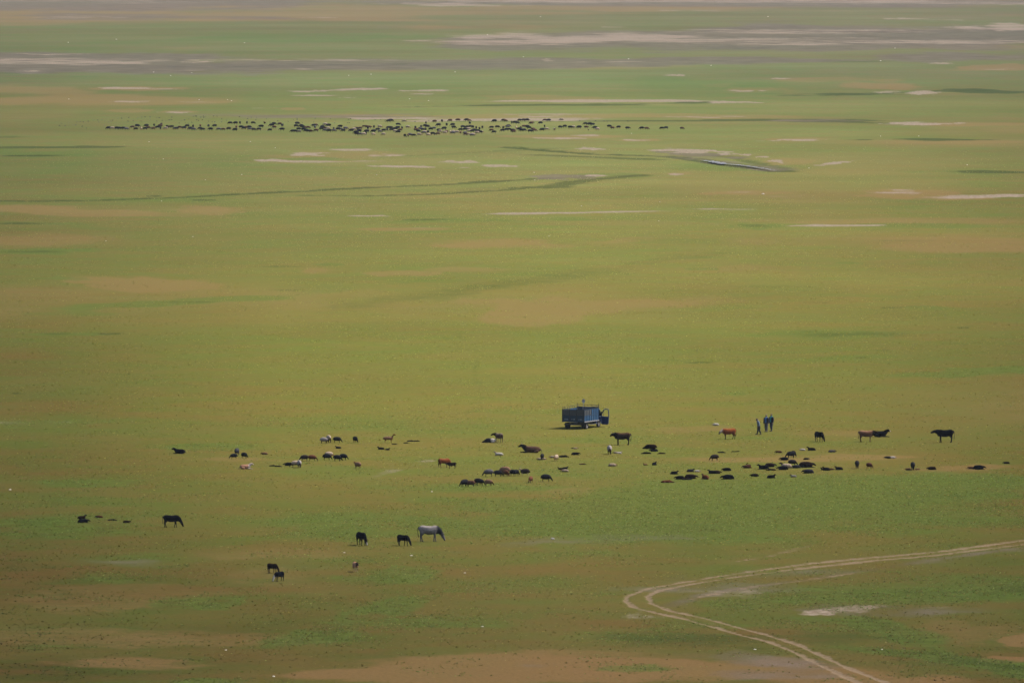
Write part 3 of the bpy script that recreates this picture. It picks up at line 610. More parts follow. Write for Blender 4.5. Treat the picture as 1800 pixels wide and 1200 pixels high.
def flat_mat(name, c, rough=.7, metal=0.0, spec=.3, var=.25, scale=6.0, emit=None):
    key = name
    if key in MATS: return MATS[key]
    m, t, b = new_mat(name); n = noise(t, objco(t), scale, 4)
    col = mixc(t, ramp(t, n, .3, .75), tuple(v*(1-var) for v in c), tuple(min(1, v*(1+var)) for v in c))
    t.links.new(col, b.inputs["Base Color"]); b.inputs["Roughness"].default_value = rough; b.inputs["Metallic"].default_value = metal
    b.inputs["Specular IOR Level"].default_value = spec
    MATS[key] = m; return m
BLK = (.0032, .0034, .0055); DBR = (.012, .0068, .0055); BRN = (.055, .024, .014); RDB = (.10, .032, .012); TAN = (.13, .072, .040)
CRM = (.24, .185, .135); WHT = (.33, .30, .26); GRY = (.066, .060, .062); DGR = (.020, .020, .025); LGR = (.17, .15, .145); ORG = (.20, .10, .05)
# fleece colour, face and leg colour
WOOL = {'k': (BLK, BLK), 'b': (BRN, DBR), 'd': (DBR, BLK), 'r': ((.075, .026, .012), BRN), 't': (TAN, BRN), 'c': (CRM, TAN), 'w': (WHT, CRM), 'g': (DGR, BLK), 'l': (LGR, DBR),
        'x': (BLK, WHT), 'y': (DBR, CRM), 'v': (GRY, DGR), 'p': (CRM, DBR), 'o': (TAN, RDB)}
WNAME = {'k': 'black', 'b': 'brown', 'g': 'grey', 'c': 'cream'}
hornm = flat_mat("horn", (.16, .135, .10), .5); hairm = flat_mat("tail_hair", (.006, .005, .006), .9)

CACHE = {}
def proto(kind, pose, **kw):
    key = (kind, pose, tuple(sorted(kw.items())))
    if key not in CACHE:
        CACHE[key] = cow_meshes(pose, **kw) if kind == 'cow' else sheep_meshes(pose, **kw)
        v = np.empty(len(CACHE[key]["body"].vertices)*3, np.float32); CACHE[key]["body"].vertices.foreach_get("co", v); v = v.reshape(-1, 3)
        if "fleece" in CACHE[key]:
            w = np.empty(len(CACHE[key]["fleece"].vertices)*3, np.float32); CACHE[key]["fleece"].vertices.foreach_get("co", w); v = np.concatenate([v, w.reshape(-1, 3)])
        CACHE[key]["pts"] = v[::7]
    return CACHE[key]
def child(root, name, me, mat):
    o = bpy.data.objects.new(name, me); COL.objects.link(o); o.parent = root
    if not me.materials: me.materials.append(mat)
    o.material_slots[0].link = 'OBJECT'; o.material_slots[0].material = mat
    return o
def put(root, pr, x0, x1, row, head, nominal, lim=(.8, 1.22)):
    """stand the animal on the plain where the photo has it, its feet on that row, as wide as it is there"""
    ppm = px_per_m(row); a = R(head); P = pr["pts"]
    u = P[:, 0]*math.cos(a)-P[:, 1]*math.sin(a); v = P[:, 0]*math.sin(a)+P[:, 1]*math.cos(a)
    s = (x1-x0)/ppm/(u.max()-u.min()); s = min(max(s, nominal*lim[0]), nominal*lim[1])
    gx, gy = ground_at((x0+x1)/2, row); gx = float(gx)-s*(u.max()+u.min())/2; gy = float(gy)-s*v.min()*.6
    root.location = (gx, gy, float(height(gx, gy))-.012); root.rotation_euler = (0, 0, a); root.scale = (s, s, s)
SEEN = {}
def cow(x0, x1, row, head, pose, mat, label, calf=False, yaw=0, step=0.0, nominal=1.0, horns=False, tailswing=0.0, tailm=None, cat=None, lim=(.8, 1.25), group=None):
    pr = proto('cow', pose, yaw=yaw, step=step, calf=calf, tailswing=tailswing)
    root = bpy.data.objects.new("calf" if calf else "cow", None); COL.objects.link(root); root.empty_display_size = .3
    put(root, pr, x0, x1, row, head, nominal, lim)
    child(root, "body", pr["body"], mat); child(root, "tail", pr["tail"], tailm or hairm)
    if horns:
        for h in pr["horns"]: child(root, "horn", h, hornm)
    tag(root, label, cat or ("calf" if calf else "cow"), group or ("calves on the pasture" if calf else "cattle on the pasture")); return root
def sheep(x0, x1, row, head, pose, wool, label, lamb=False, yaw=0, nominal=None, lim=(.8, 1.25), name=None, cat=None, white_rear=False):
    goat = pose == 'goat'
    pr = proto('sheep', pose, slim=.72 if goat else (.85 if lamb else 1.0), yaw=yaw)
    nm = name or ("lamb" if lamb else "sheep")
    root = bpy.data.objects.new(nm, None); COL.objects.link(root); root.empty_display_size = .2
    put(root, pr, x0, x1, row, head, nominal or (.72 if lamb else .98), lim)
    if pose in ('graze', 'nibble', 'stand'): root.scale.z *= 1.12
    f, l = WOOL[wool]
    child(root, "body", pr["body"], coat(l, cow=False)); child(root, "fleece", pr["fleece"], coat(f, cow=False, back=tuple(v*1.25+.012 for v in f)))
    tag(root, label, cat or nm, {"lamb": "lambs resting on the pasture", "goat": None}.get(nm, "sheep on the pasture near the truck")); return root

# ================================================================ cattle
cblack = coat(BLK); cblack_white = coat(BLK, muzzle=((0.25, 0.23, 0.21), 1.22)); cbrown = coat((.085, .042, .026), back=(0.20, 0.115, 0.07), front=DBR, fx=.68)  # brown cow: sunlight on the back is put into its lighter back colour
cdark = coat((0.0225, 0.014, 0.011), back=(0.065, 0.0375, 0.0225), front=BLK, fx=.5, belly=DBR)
cow(286, 323, 926, 0, 'graze', cblack, "black cow with a long tail grazing alone beside the dark resting lambs", step=.10)
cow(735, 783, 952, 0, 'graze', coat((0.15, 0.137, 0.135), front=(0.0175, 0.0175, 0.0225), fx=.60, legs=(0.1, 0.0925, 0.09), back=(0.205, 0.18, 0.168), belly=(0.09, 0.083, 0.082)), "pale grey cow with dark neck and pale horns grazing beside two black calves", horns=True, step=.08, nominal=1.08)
cow(625, 648, 960, -64, 'graze', cblack_white, "black calf with white blaze and tail swung out, grazing head down", calf=True, nominal=.86, tailswing=.35, step=.06, lim=(.9, 1.05))
cow(699, 722, 960, -42, 'graze', cblack, "black calf grazing head down just beside the pale grey cow", calf=True, nominal=.88, step=.12, lim=(.85, 1.05))
cow(471, 490, 1008, -42, 'graze', coat(DBR), "dark brown calf partly hidden behind a black calf with white face", calf=True, nominal=.74, step=.08, lim=(.85, 1.08))
cow(480, 498, 1022, -130, 'graze', coat(BLK, muzzle=((0.25, 0.23, 0.21), .98)), "black calf with white face grazing in front of a dark brown calf", calf=True, nominal=.74, step=.04, lim=(.85, 1.08))
cow(619, 632, 1006, -75, 'stand', coat((0.30, 0.165, 0.10), front=(0.025, 0.015, 0.014), fx=.72, legs=(0.21, 0.16, 0.11)), "small tan calf with dark face and pale legs, facing the lookout", calf=True, nominal=.64, lim=(.85, 1.1))
cow(301, 326, 796, 168, 'lie', cblack, "black calf lying with its ears pricked, alone beyond the other left animals", calf=True, nominal=.82, lim=(.7, 1.1))
cow(421, 446, 823, 12, 'lie', coat((0.25, 0.135, 0.085), front=(0.275, 0.23, 0.2), back=RDB, fx=.35), "orange and cream calf lying below the black sheep", calf=True, nominal=.8, lim=(.7, 1.05))
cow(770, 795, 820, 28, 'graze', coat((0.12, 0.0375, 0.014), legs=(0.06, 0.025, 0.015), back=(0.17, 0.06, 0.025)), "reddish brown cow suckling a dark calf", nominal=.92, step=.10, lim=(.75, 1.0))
cow(783, 801, 822, 172, 'suckle', coat(DBR, legs=BRN), "dark brown calf standing against the reddish brown cow to suckle", calf=True, nominal=.62, lim=(.8, 1.05))
cow(864, 883, 776, 122, 'stand', coat((0.08, 0.0525, 0.04), front=DBR, back=(0.17, 0.125, 0.09), legs=(0.1, 0.075, 0.06), fx=.5), "fawn backed cow seen from behind turning her dark head", yaw=48, nominal=.9, lim=(.85, 1.0))
cow(847, 872, 776, 172, 'rest', coat(DGR, front=BLK, fx=.1), "dark grey calf with white hindquarters lying beside the fawn backed cow", calf=True, nominal=.72, lim=(.7, 1.1)).children[0].material_slots[0].material = coat(WHT, front=DGR, fx=-.15)
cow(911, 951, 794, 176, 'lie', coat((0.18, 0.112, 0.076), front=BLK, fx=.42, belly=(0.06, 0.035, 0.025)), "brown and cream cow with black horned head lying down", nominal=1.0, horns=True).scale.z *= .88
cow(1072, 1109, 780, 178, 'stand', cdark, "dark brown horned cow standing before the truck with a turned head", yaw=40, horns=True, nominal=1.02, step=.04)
cow(1129, 1155, 787, 170, 'rest', cdark, "dark brown calf lying, topmost of the four dark resting animals near the horned cow", calf=True, nominal=.78, lim=(.7, 1.05))
cow(1263, 1294, 770, 198, 'low', coat((0.135, 0.0375, 0.013), front=(0.275, 0.225, 0.19), fx=.80, legs=DBR, back=(0.19, 0.065, 0.025), muzzle=(BLK, 1.16)), "red and white cow with a white neck lowering her head beside the three people", nominal=.88, step=.08, lim=(.8, 1.1))
cow(1433, 1450, 775, -58, 'graze', cblack, "black cow grazing head down beside the brown and black cow pair", nominal=.95, step=.06, lim=(.85, 1.05))
cow(1509, 1545, 775, 2, 'stand', cbrown, "brown cow with a sunlit back and lowered head, right beside a black cow", nominal=.96, step=.03)
cow(1534, 1566, 767, 6, 'lie', coat(BLK, muzzle=((0.31, 0.275, 0.25), 1.08)), "black cow with a white muzzle lying behind the brown cow", nominal=.95, lim=(.7, 1.1))
cow(1636, 1677, 777, 180, 'stand', cblack, "solid black cow standing side-on, rightmost of the standing cattle", nominal=1.06, step=-.05, tailswing=.1)

# ================================================================ sheep, lambs and goats round the truck, read off the photo
S = sheep
# far left, near cow 286
S(136, 153, 911, 20, 'lie', 'd', "dark brown lamb lying above the black one with a white face", True)
S(136, 159, 918, 8, 'rest', 'k', "black lamb lying stretched out with a white nose", True, nominal=.95)
S(166, 181, 909, 185, 'rest', 'b', "brown lamb lying between dark brown and black lambs beyond the black cow", True)
S(189, 206, 914, 0, 'flat', 'k', "flat black lamb lying between two brown lambs near the black cow", True)
S(216, 231, 918, 5, 'rest', 'd', "dark brown lamb lying closest to the lone black cow", True)
# left pair
S(403, 417, 805, 184, 'graze', 'k', "black sheep grazing in front of another sheep above the orange calf", lim=(.7, 1.1))
S(412, 421, 799, 75, 'graze', 'g', "charcoal sheep seen from behind, beyond a grazing black sheep")
S(425, 435, 804, -40, 'graze', 'k', "black sheep with lowered head standing just above the orange calf", lim=(.75, 1.0))
S(457, 471, 797, 172, 'rest', 't', "small tan lamb lying alone above the row of brown and black sheep", True)
# group 470-530
S(473, 486, 818, 10, 'flat', 'k', "flat black lamb, left one of two lying by the pied sheep", True)
S(483, 496, 819, -8, 'flat', 'k', "flat black lamb, second of the two lying by the pied sheep", True)
S(498, 514, 817, 178, 'rest', 'k', "black sheep lying against the rear of a pale brown faced sheep")
S(512, 524, 820, 188, 'graze', 'p', "cream and brown sheep grazing before the black resting sheep", lim=(.85, 1.0))
S(522, 530, 821, -80, 'graze', 'l', "pale sheep with dark face head on, at the end of the lying black sheep", lim=(.8, 1.0))
S(527, 541, 809, 190, 'graze', 'd', "very dark brown sheep grazing back to back with a chestnut sheep")
S(542, 558, 809, -3, 'graze', 'r', "chestnut brown sheep grazing beside a very dark sheep")
S(574, 585, 803, 10, 'graze', 'c', "cream sheep mostly hidden behind black grazing sheep")
S(568, 583, 807, -8, 'graze', 'k', "black sheep, first in the tight row of three black ones")
S(586, 602, 809, -14, 'graze', 'k', "black sheep, middle of the tight row of three black ones")
S(597, 612, 807, -20, 'graze', 'k', "black sheep, last in the tight row of three black ones")
S(565, 576, 777, -12, 'graze', 'l', "pale woolly sheep grazing left of a dark grey companion")
S(573, 583, 776, -70, 'graze', 'p', "pale faced grey sheep between a pale and a black sheep")
S(585, 602, 776, -6, 'graze', 'k', "black sheep grazing right next to two pale sheep")
S(620, 630, 776, -60, 'graze', 'k', "lone black sheep between the pale pair and the tan goat", lim=(.8, 1.1))
S(588, 600, 786, 176, 'lie', 'k', "small black lamb lying below the pale pair and a black sheep", True, lim=(.7, 1.1))
S(673, 696, 776, 2, 'goat', 'o', "tan goat standing with its head raised high", name="goat", cat="goat", nominal=1.18)
S(689, 698, 779, 0, 'flat', 'k', "small black lamb flat on the grass at the goat's feet", True, nominal=.6)
S(662, 676, 788, 178, 'lie', 'k', "black lamb with head up, first of two lying below the goat", True)
S(677, 686, 789, 20, 'lie', 'k', "black lamb curled up, second of two lying below the goat", True, nominal=.6)
S(709, 720, 777, 8, 'flat', 'd', "dark lamb lying lowest of the three flat ones beyond the reddish cow", True, nominal=.6)
S(715, 729, 774, 4, 'flat', 'k', "dark lamb lying in the middle of three flat ones beyond the reddish cow", True)
S(726, 739, 774, -4, 'flat', 'd', "dark lamb lying at the far end of three flat ones beyond the reddish cow", True)
S(622, 634, 822, 140, 'stand', 'o', "tan sheep with reddish head raised, standing apart", lim=(.8, 1.15))
# middle group
S(848, 867, 836, 184, 'graze', 'v', "grey sheep grazing at the head of the long packed row", nominal=1.12)
S(876, 896, 834, 160, 'graze', 'o', "large light brown backed sheep in the middle of the packed row", nominal=1.18, lim=(.9, 1.1))
S(868, 885, 836, 6, 'graze', 'k', "black sheep between the grey and the light brown one in the packed row")
S(884, 896, 836, -50, 'graze', 'r', "rust brown sheep among black ones in the packed row", lim=(.8, 1.1))
S(895, 906, 835, 130, 'graze', 'k', "black sheep just after the rust brown one in the packed row", lim=(.8, 1.0))
S(903, 913, 835, 50, 'graze', 'k', "black sheep beside the dark brown one with a cream face", lim=(.8, 1.0))
S(911, 932, 835, 178, 'stand', 'y', "dark brown sheep with a cream face ending the packed row", lim=(.8, 1.1))
S(928, 937, 847, -110, 'graze', 'r', "rust brown sheep coming head on, between the packed row and a black sheep", lim=(.8, 1.05))
S(950, 972, 845, -4, 'graze', 'k', "black sheep grazing alone beside the rust brown head-on one", nominal=1.12)
S(809, 822, 854, -140, 'graze', 'k', "black sheep at the outer end of the small group of five", nominal=1.05, lim=(.85, 1.05))
S(817, 836, 854, 172, 'graze', 'b', "brown sheep in front of a black one in the small group of five")
S(832, 846, 850, 150, 'graze', 'd', "dark brown sheep behind the others in the small group of five")
S(838, 851, 851, -18, 'graze', 'k', "black sheep with lowered head, inner one in the small group of five")
S(853, 867, 852, -20, 'graze', 't', "light brown sheep at the inner end of the small group of five")
# between truck and group
S(867, 885, 799, 178, 'lie', 'w', "white lamb lying alone between the brown cream cow and the packed row", True)
S(942, 953, 806, 185, 'rest', 'c', "cream lamb lying behind the legs of a small black sheep", True, nominal=.6)
S(949, 957, 807, -100, 'graze', 'k', "small black sheep standing over two cream lambs", nominal=.8, lim=(.8, 1.0))
S(952, 961, 806, 5, 'rest', 'c', "cream lamb lying at the far side of the small black sheep", True, nominal=.6)
S(964, 978, 803, 180, 'rest', 'c', "cream lamb lying beside an upright cream sheep", True)
S(973, 982, 809, -110, 'nibble', 'c', "cream sheep bending its head over a cream lamb", lim=(.75, 1.0), nominal=.8)
S(982, 1001, 802, 4, 'flat', 'k', "long flat black sheep lying next to the cream pair", nominal=.9)
S(1004, 1021, 798, 2, 'rest', 'k', "black lamb lying stretched with raised head above the flat black sheep", True)
S(1003, 1011, 786, 178, 'flat', 'k', "tiny black lamb lying flat just below the truck", True, nominal=.5)
S(1008, 1017, 787, 0, 'rest', 'c', "tiny cream lamb lying beside a tiny black one below the truck", True, nominal=.55)
S(1019, 1030, 815, 0, 'flat', 'b', "flat brown lamb lying alone by the trio with a cream one in front", True)
S(980, 990, 824, 178, 'lie', 'k', "black lamb lying behind a cream one, outer of the two black", True, nominal=.65)
S(989, 999, 823, 15, 'lie', 'k', "black lamb with raised head lying behind a cream one", True, nominal=.7)
S(984, 1000, 828, 178, 'rest', 'c', "cream lamb lying in front of two black lambs", True)
S(1067, 1076, 797, -85, 'graze', 'l', "pale grey sheep facing the lookout below the horned cow", nominal=1.1, lim=(.8, 1.1))
S(1077, 1087, 795, 176, 'rest', 'c', "cream lamb lying nearer the pale grey sheep", True, nominal=.6)
S(1083, 1095, 796, 4, 'lie', 'w', "white lamb lying at the outer side of a cream one", True, nominal=.65)
S(1140, 1157, 792, 172, 'rest', 'k', "black lamb lying right below the topmost dark calf", True, nominal=.85)
S(1126, 1145, 796, 176, 'flat', 'k', "thin flat black lamb with its head lifted, under the dark calf", True, nominal=.85)
S(1155, 1170, 796, 178, 'flat', 'd', "dark brown lamb lying lowest of the four dark ones below the horned cow", True)
S(1069, 1086, 818, 6, 'rest', 'c', "cream sheep lying alone on the open grass below the pale grey one", nominal=.85)
S(1130, 1138, 816, 200, 'lie', 't', "tan lamb curled up next to a dark one on bare grass", True, nominal=.55)
S(1146, 1156, 816, 60, 'lie', 'k', "black lamb sitting up next to a tan one on bare grass", True, nominal=.6)
# lower right herd, resting
S(1162, 1186, 847, 6, 'flat', 'r', "rust red sheep flat on the grass, closest to the lookout of the resting herd", nominal=1.0)
S(1178, 1194, 832, 10, 'lie', 'k', "black sheep with head up lying above the dark trio of sleepers", lim=(.7, 1.0))
S(1184, 1204, 841, 178, 'rest', 'k', "black sheep lying, first of the dark trio of sleepers", nominal=1.0)
S(1197, 1217, 842, 10, 'flat', 'd', "dark red brown sheep lying at the front of the dark trio", nominal=1.0)
S(1203, 1228, 840, -2, 'rest', 'd', "very dark sheep with head stretched out, last of the dark trio", nominal=1.05)
S(1233, 1246, 841, 120, 'lie', 'r', "rust brown sheep curled in a mound between dark sleepers", lim=(.75, 1.1))
S(1207, 1222, 828, 12, 'lie', 'g', "charcoal sheep lying with head up against a white lamb", lim=(.7, 1.0))
S(1221, 1232, 828, -5, 'rest', 'w', "white lamb lying against a charcoal sheep", True, nominal=.65)
S(1243, 1260, 831, 176, 'lie', 'k', "black sheep lying with head lifted, of an overlapping black pair")
S(1252, 1269, 831, 0, 'rest', 'd', "very dark sheep with hidden head, of an overlapping black pair")
S(1269, 1284, 826, 180, 'rest', 'k', "round backed black sheep lying just past the overlapping pair")
S(1265, 1291, 841, 178, 'rest', 'k', "long black sheep lying near the rust brown mound", nominal=1.1)
S(1247, 1263, 808, 196, 'graze', 'd', "dark sheep grazing by itself on the way from the people to the resting herd", nominal=1.0)
S(1261, 1276, 794, 0, 'flat', 'k', "very flat dark lamb lying below the red and white cow", True, nominal=.75)
S(1285, 1293, 792, 178, 'flat', 'k', "dark lamb curled on the side nearer the red and white cow", True, nominal=.5)
S(1292, 1301, 792, 0, 'flat', 'd', "dark brown lamb on the far side of a curled dark one below the three people", True, nominal=.55)
S(1361, 1375, 794, 175, 'rest', 'b', "brown lamb lying alone below the man in the teal shirt", True)
S(1251, 1264, 746, 185, 'rest', 'w', "white sheep lying beyond the red and white cow", nominal=.8)
S(1304, 1320, 821, 178, 'rest', 'b', "brown sheep lying with a black lamb's head behind it")
S(1311, 1320, 817, 170, 'lie', 'k', "black lamb looking over a brown resting sheep", True, nominal=.6, lim=(.7, 1.0))
S(1317, 1334, 836, 178, 'rest', 'd', "dark brown sheep lying below the brown one with the black lamb", nominal=.9)
S(1348, 1365, 839, 14, 'lie', 'k', "black sheep lying with raised head at the herd's lower edge")
S(1388, 1400, 837, 175, 'lie', 'l', "pale grey lamb with black head lying at the herd's lower edge", True)
S(1330, 1352, 823, 176, 'lie', 'k', "black sheep lying with lifted head at the outer end of the big huddle")
S(1344, 1366, 819, 5, 'rest', 'd', "dark brown sheep lying at the back of the big huddle")
S(1346, 1364, 825, 178, 'flat', 'd', "red brown sheep lying in front of others in the big huddle")
S(1364, 1386, 824, 178, 'rest', 'k', "black sheep lying in front of the white bellied one")
S(1369, 1393, 821, 174, 'lie', 'p', "white bellied sheep with dark head lying inside the big huddle", nominal=1.1)
S(1392, 1405, 821, 178, 'rest', 'g', "charcoal sheep lying under the standing dark brown one")
S(1402, 1436, 820, 2, 'rest', 'd', "big dark brown sheep stretched along the inner end of the huddle", nominal=1.25, lim=(.8, 1.1))
S(1408, 1431, 830, 178, 'rest', 'g', "broad charcoal sheep with grey streaked back lying at the front of the huddle", nominal=1.2)
S(1369, 1386, 807, 178, 'rest', 'k', "black sheep lying beside a standing black one")
S(1381, 1397, 803, 192, 'graze', 'k', "black sheep standing above the lying one beyond the big huddle", nominal=1.05)
S(1391, 1400, 801, -60, 'graze', 'k', "black sheep standing partly hidden behind another black one", nominal=.95, lim=(.8, 1.05))
S(1385, 1403, 817, -10, 'graze', 'd', "dark brown sheep standing in the big huddle")
S(1413, 1423, 806, 0, 'rest', 'k', "black lamb with white face spot lying by itself above the huddle", True, nominal=.65)
S(1404, 1416, 790, 178, 'rest', 'w', "white lamb lying next to a black one under the black grazing cow", True, nominal=.65)
S(1417, 1434, 790, 176, 'lie', 'k', "black lamb lying next to a white one under the black grazing cow", True, nominal=.85)
S(1456, 1471, 793, 0, 'rest', 'v', "grey lamb with dark head lying under the black grazing cow", True)
S(1442, 1451, 824, 200, 'lie', 'k', "black lamb lying at the outer side of a bigger black sheep", True, nominal=.65)
S(1446, 1458, 825, 150, 'lie', 'k', "black sheep sitting up beside a brown lamb", lim=(.75, 1.1))
S(1457, 1467, 824, 10, 'rest', 'b', "brown lamb lying between black sheep", True, nominal=.6)
S(1467, 1481, 824, 168, 'lie', 'k', "black sheep lying at the end of the row with a brown lamb", lim=(.75, 1.0))
S(1553, 1567, 804, 176, 'rest', 'g', "charcoal lamb lying back to back with a white one", True)
S(1563, 1577, 804, 0, 'rest', 'w', "white lamb lying back to back with a charcoal one", True, nominal=.7)
S(1503, 1511, 822, -88, 'graze', 'k', "black sheep grazing head on next to a reddish one", lim=(.8, 1.05), nominal=1.02)
S(1523, 1535, 822, -45, 'graze', 'r', "reddish brown sheep grazing next to a head-on black one", lim=(.75, 1.05))
S(1590, 1602, 824, 178, 'rest', 't', "tan lamb lying at the left side of a head-on black sheep", True, nominal=.62)
S(1601, 1609, 825, -90, 'graze', 'k', "black sheep head on between two small lambs", lim=(.8, 1.1))
S(1608, 1618, 824, 5, 'rest', 't', "tan lamb lying at the right side of a head-on black sheep", True, nominal=.55)
S(1628, 1646, 824, 178, 'rest', 'd', "dark brown sheep lying flat with its tail end thin")
S(1699, 1714, 823, 175, 'rest', 'b', "brown lamb lying behind a dark sheep with white face", True)
S(1710, 1734, 824, 3, 'rest', 'k', "black sheep with white face lying at the far right", nominal=1.05)
S(1763, 1774, 814, 178, 'rest', 'k', "small black lamb lying alone, rightmost of all the animals", True)

# ================================================================ the distant flock
FLOCK = {
 100: "810,298,k,l 868,300,c,l 940,300,k,l 975,300,k,l 1015,302,k,l 1060,302,k,r 1108,308,g,r 1190,278,b,l 1245,308,k,l 1280,262,k,r 1335,305,c,t 1390,305,k,l 1410,258,k,l 1450,290,b,r 1520,302,b,l 1540,250,k,t 1585,285,k,l 1640,300,k,t 1655,240,k,a 1630,260,b,l 1715,300,c,l 1745,275,k,t 1785,275,b,r",
 300: "10,275,k,l 65,300,g,l 85,305,k,l 150,285,b,r 205,295,k,l 255,265,k,l 305,308,k,l 355,275,k,a 365,318,g,r 460,305,k,l 470,260,b,a 500,320,k,l 600,265,k,a 625,318,k,l 690,262,k,l 755,315,g,l 825,318,b,l 912,308,k,l 1012,325,k,l 1040,280,b,a 935,215,k,l 1020,215,k,l 1098,212,k,a 1208,212,k,a 1310,212,k,r 1485,212,b,a 1125,285,k,r 1155,300,k,l 1200,285,b,r 1250,310,g,l 1250,285,k,r 1320,320,k,r 1390,318,k,l 1425,275,k,l 1565,325,k,l 1590,255,k,l 1640,225,k,r 1635,280,b,l",
 490: "10,230,b,l 60,258,k,a 45,318,k,l 300,225,k,r 280,262,k,r 350,262,k,l 215,345,k,l 250,345,k,l 320,310,k,r 315,350,g,l 380,280,k,l 420,285,b,l 470,285,b,r 400,320,k,r 430,340,k,l 470,345,k,r 510,345,b,r 585,335,b,l 550,255,k,l 590,250,b,r 575,280,g,t 685,275,k,l 670,305,k,l 730,240,c,l 780,255,k,l 775,295,c,l 720,295,b,l 730,330,g,l 790,342,k,l 870,305,k,t 880,335,g,r 965,270,k,l 935,310,k,l 980,310,g,r 1015,335,k,l 1065,298,g,r 1140,335,k,l 1200,310,c,r 1235,300,k,r 1280,295,b,l 1345,265,b,l 1395,270,b,r 1440,275,b,r 1410,295,k,t 1265,345,k,l 1230,390,k,l 1215,370,k,l 1285,395,g,l 1335,395,c,l 1380,385,k,a 1385,350,k,l 1490,395,c,l 1490,350,k,l 1505,275,k,a 1605,270,c,r 1560,315,k,l 1605,350,g,r 1655,330,k,l 1650,395,c,l 1735,190,k,l 1780,185,k,r 1715,322,k,a 1730,285,k,l 1780,285,k,r 1785,325,k,l",
 680: "185,240,k,r 165,285,k,l 130,305,k,l 240,290,k,a 205,320,b,l 135,340,c,r 172,360,k,l 280,185,c,r 335,275,c,r 290,420,k,t 335,412,b,t 375,405,g,r 430,412,k,r 450,285,k,a 470,320,b,r 505,345,k,r 520,400,c,r 540,270,k,a 540,300,g,r 575,315,k,r 600,255,k,l 618,220,k,a 645,270,k,r 612,315,k,a 580,370,g,l 605,360,c,r 650,360,k,a 660,400,c,r 690,305,k,l 740,290,g,l 735,390,k,r 800,390,b,l 750,195,b,l 875,190,k,a 810,250,k,l 945,245,k,a 995,180,b,l 1035,245,k,l 1065,280,k,r 830,325,k,r 835,345,c,l 900,300,k,l 935,350,b,l 910,370,c,l 1005,355,c,t 1040,375,g,l 1060,350,c,r 1115,360,c,r 1120,172,b,l 1170,370,b,a 1160,315,k,l 1255,175,k,l 1305,178,b,r 1210,275,k,r 1265,275,k,l 1310,225,k,a 1315,270,k,l 1230,315,k,l 1290,305,c,r 1300,340,c,l 1365,275,k,a 1345,340,k,l 1390,330,k,r 1415,285,k,a 1465,300,k,a 1510,280,k,a 1230,370,g,l 1240,395,b,l 1290,395,c,l 1350,405,g,r 1440,345,k,r 1420,370,c,l 1465,365,k,l 1495,360,c,r 1370,400,c,r",
 840: "255,192,k,l 210,280,k,l 315,275,k,r 210,325,b,l 250,360,k,l 400,180,k,l 440,185,b,r 535,212,k,a 580,215,k,l 630,220,k,r 655,175,k,l 715,170,k,l 770,172,k,l 835,220,b,l 860,215,b,r 985,220,k,l 1055,170,b,l 1115,175,k,l 1320,165,c,l 400,285,k,a 465,270,g,l 490,260,k,r 385,330,k,l 450,315,k,l 500,315,k,r 560,335,k,r 560,350,b,l 608,280,c,t 650,310,k,l 680,280,b,a 690,330,k,l 735,325,k,r 735,265,b,r 790,270,k,r 815,285,k,r 835,345,k,r 880,305,b,r 905,330,b,r 1055,265,k,a 1010,320,k,l 1095,305,c,r 1215,310,c,t 1310,275,k,r 1370,265,k,l 1470,280,k,r 1500,275,c,l 1595,280,k,l 1695,230,k,l 1720,275,b,r 1765,235,k,l",
 1020: "190,240,k,l 225,285,k,l 265,305,c,l"}
TAIL = [(465, 265, 'k', 'r', "black sheep first of the close couple past the end of the dense flock"), (505, 285, 'b', 'l', "brown sheep, second of the close couple past the end of the dense flock"), (600, 275, 'k', 'l', "black sheep grazing between the close couple and a single black sheep"),
        (755, 290, 'k', 'r', "lone black sheep grazing sixth from the thin end of the distant flock"), (965, 290, 'k', 'l', "black sheep grazing with a small brown one behind it near the thin flock end"), (1055, 295, 'b', 'r', "small brown sheep grazing just after a black one near the thin flock end"),
        (1285, 290, 'k', 'l', "black sheep, inner one of the last black pair in the distant flock"), (1350, 285, 'k', 'l', "black sheep, outer one of the last black pair in the distant flock"), (1615, 290, 'b', 'r', "small brown sheep at the very end of the distant flock, rightmost")]
HD = {'l': 180, 'r': 0, 't': -80, 'a': 95}; HN = {'l': 'heading left', 'r': 'heading right', 't': 'facing the lookout', 'a': 'seen from behind'}
def section(px):
    for lim, nm in ((235, "at the left tip of the distant flock"), (300, "near the left end of the distant flock"), (400, "in the thin left stretch of the distant flock"), (505, "in the scattered left half of the distant flock"), (620, "left of the middle of the distant flock"), (730, "at the middle of the distant flock"), (800, "right of the middle in the distant flock"), (870, "in the thickest part of the distant flock"), (950, "right of the thickest part of the distant flock"), (2000, "where the distant flock thins out on the right")):
        if px < lim: return nm
rf = random.Random(11)
FP = [proto('sheep', p, slim=sl, merged=True, vox=.032) for p, sl in (('graze', 1.0), ('graze', .88), ('nibble', .95), ('stand', .9))]
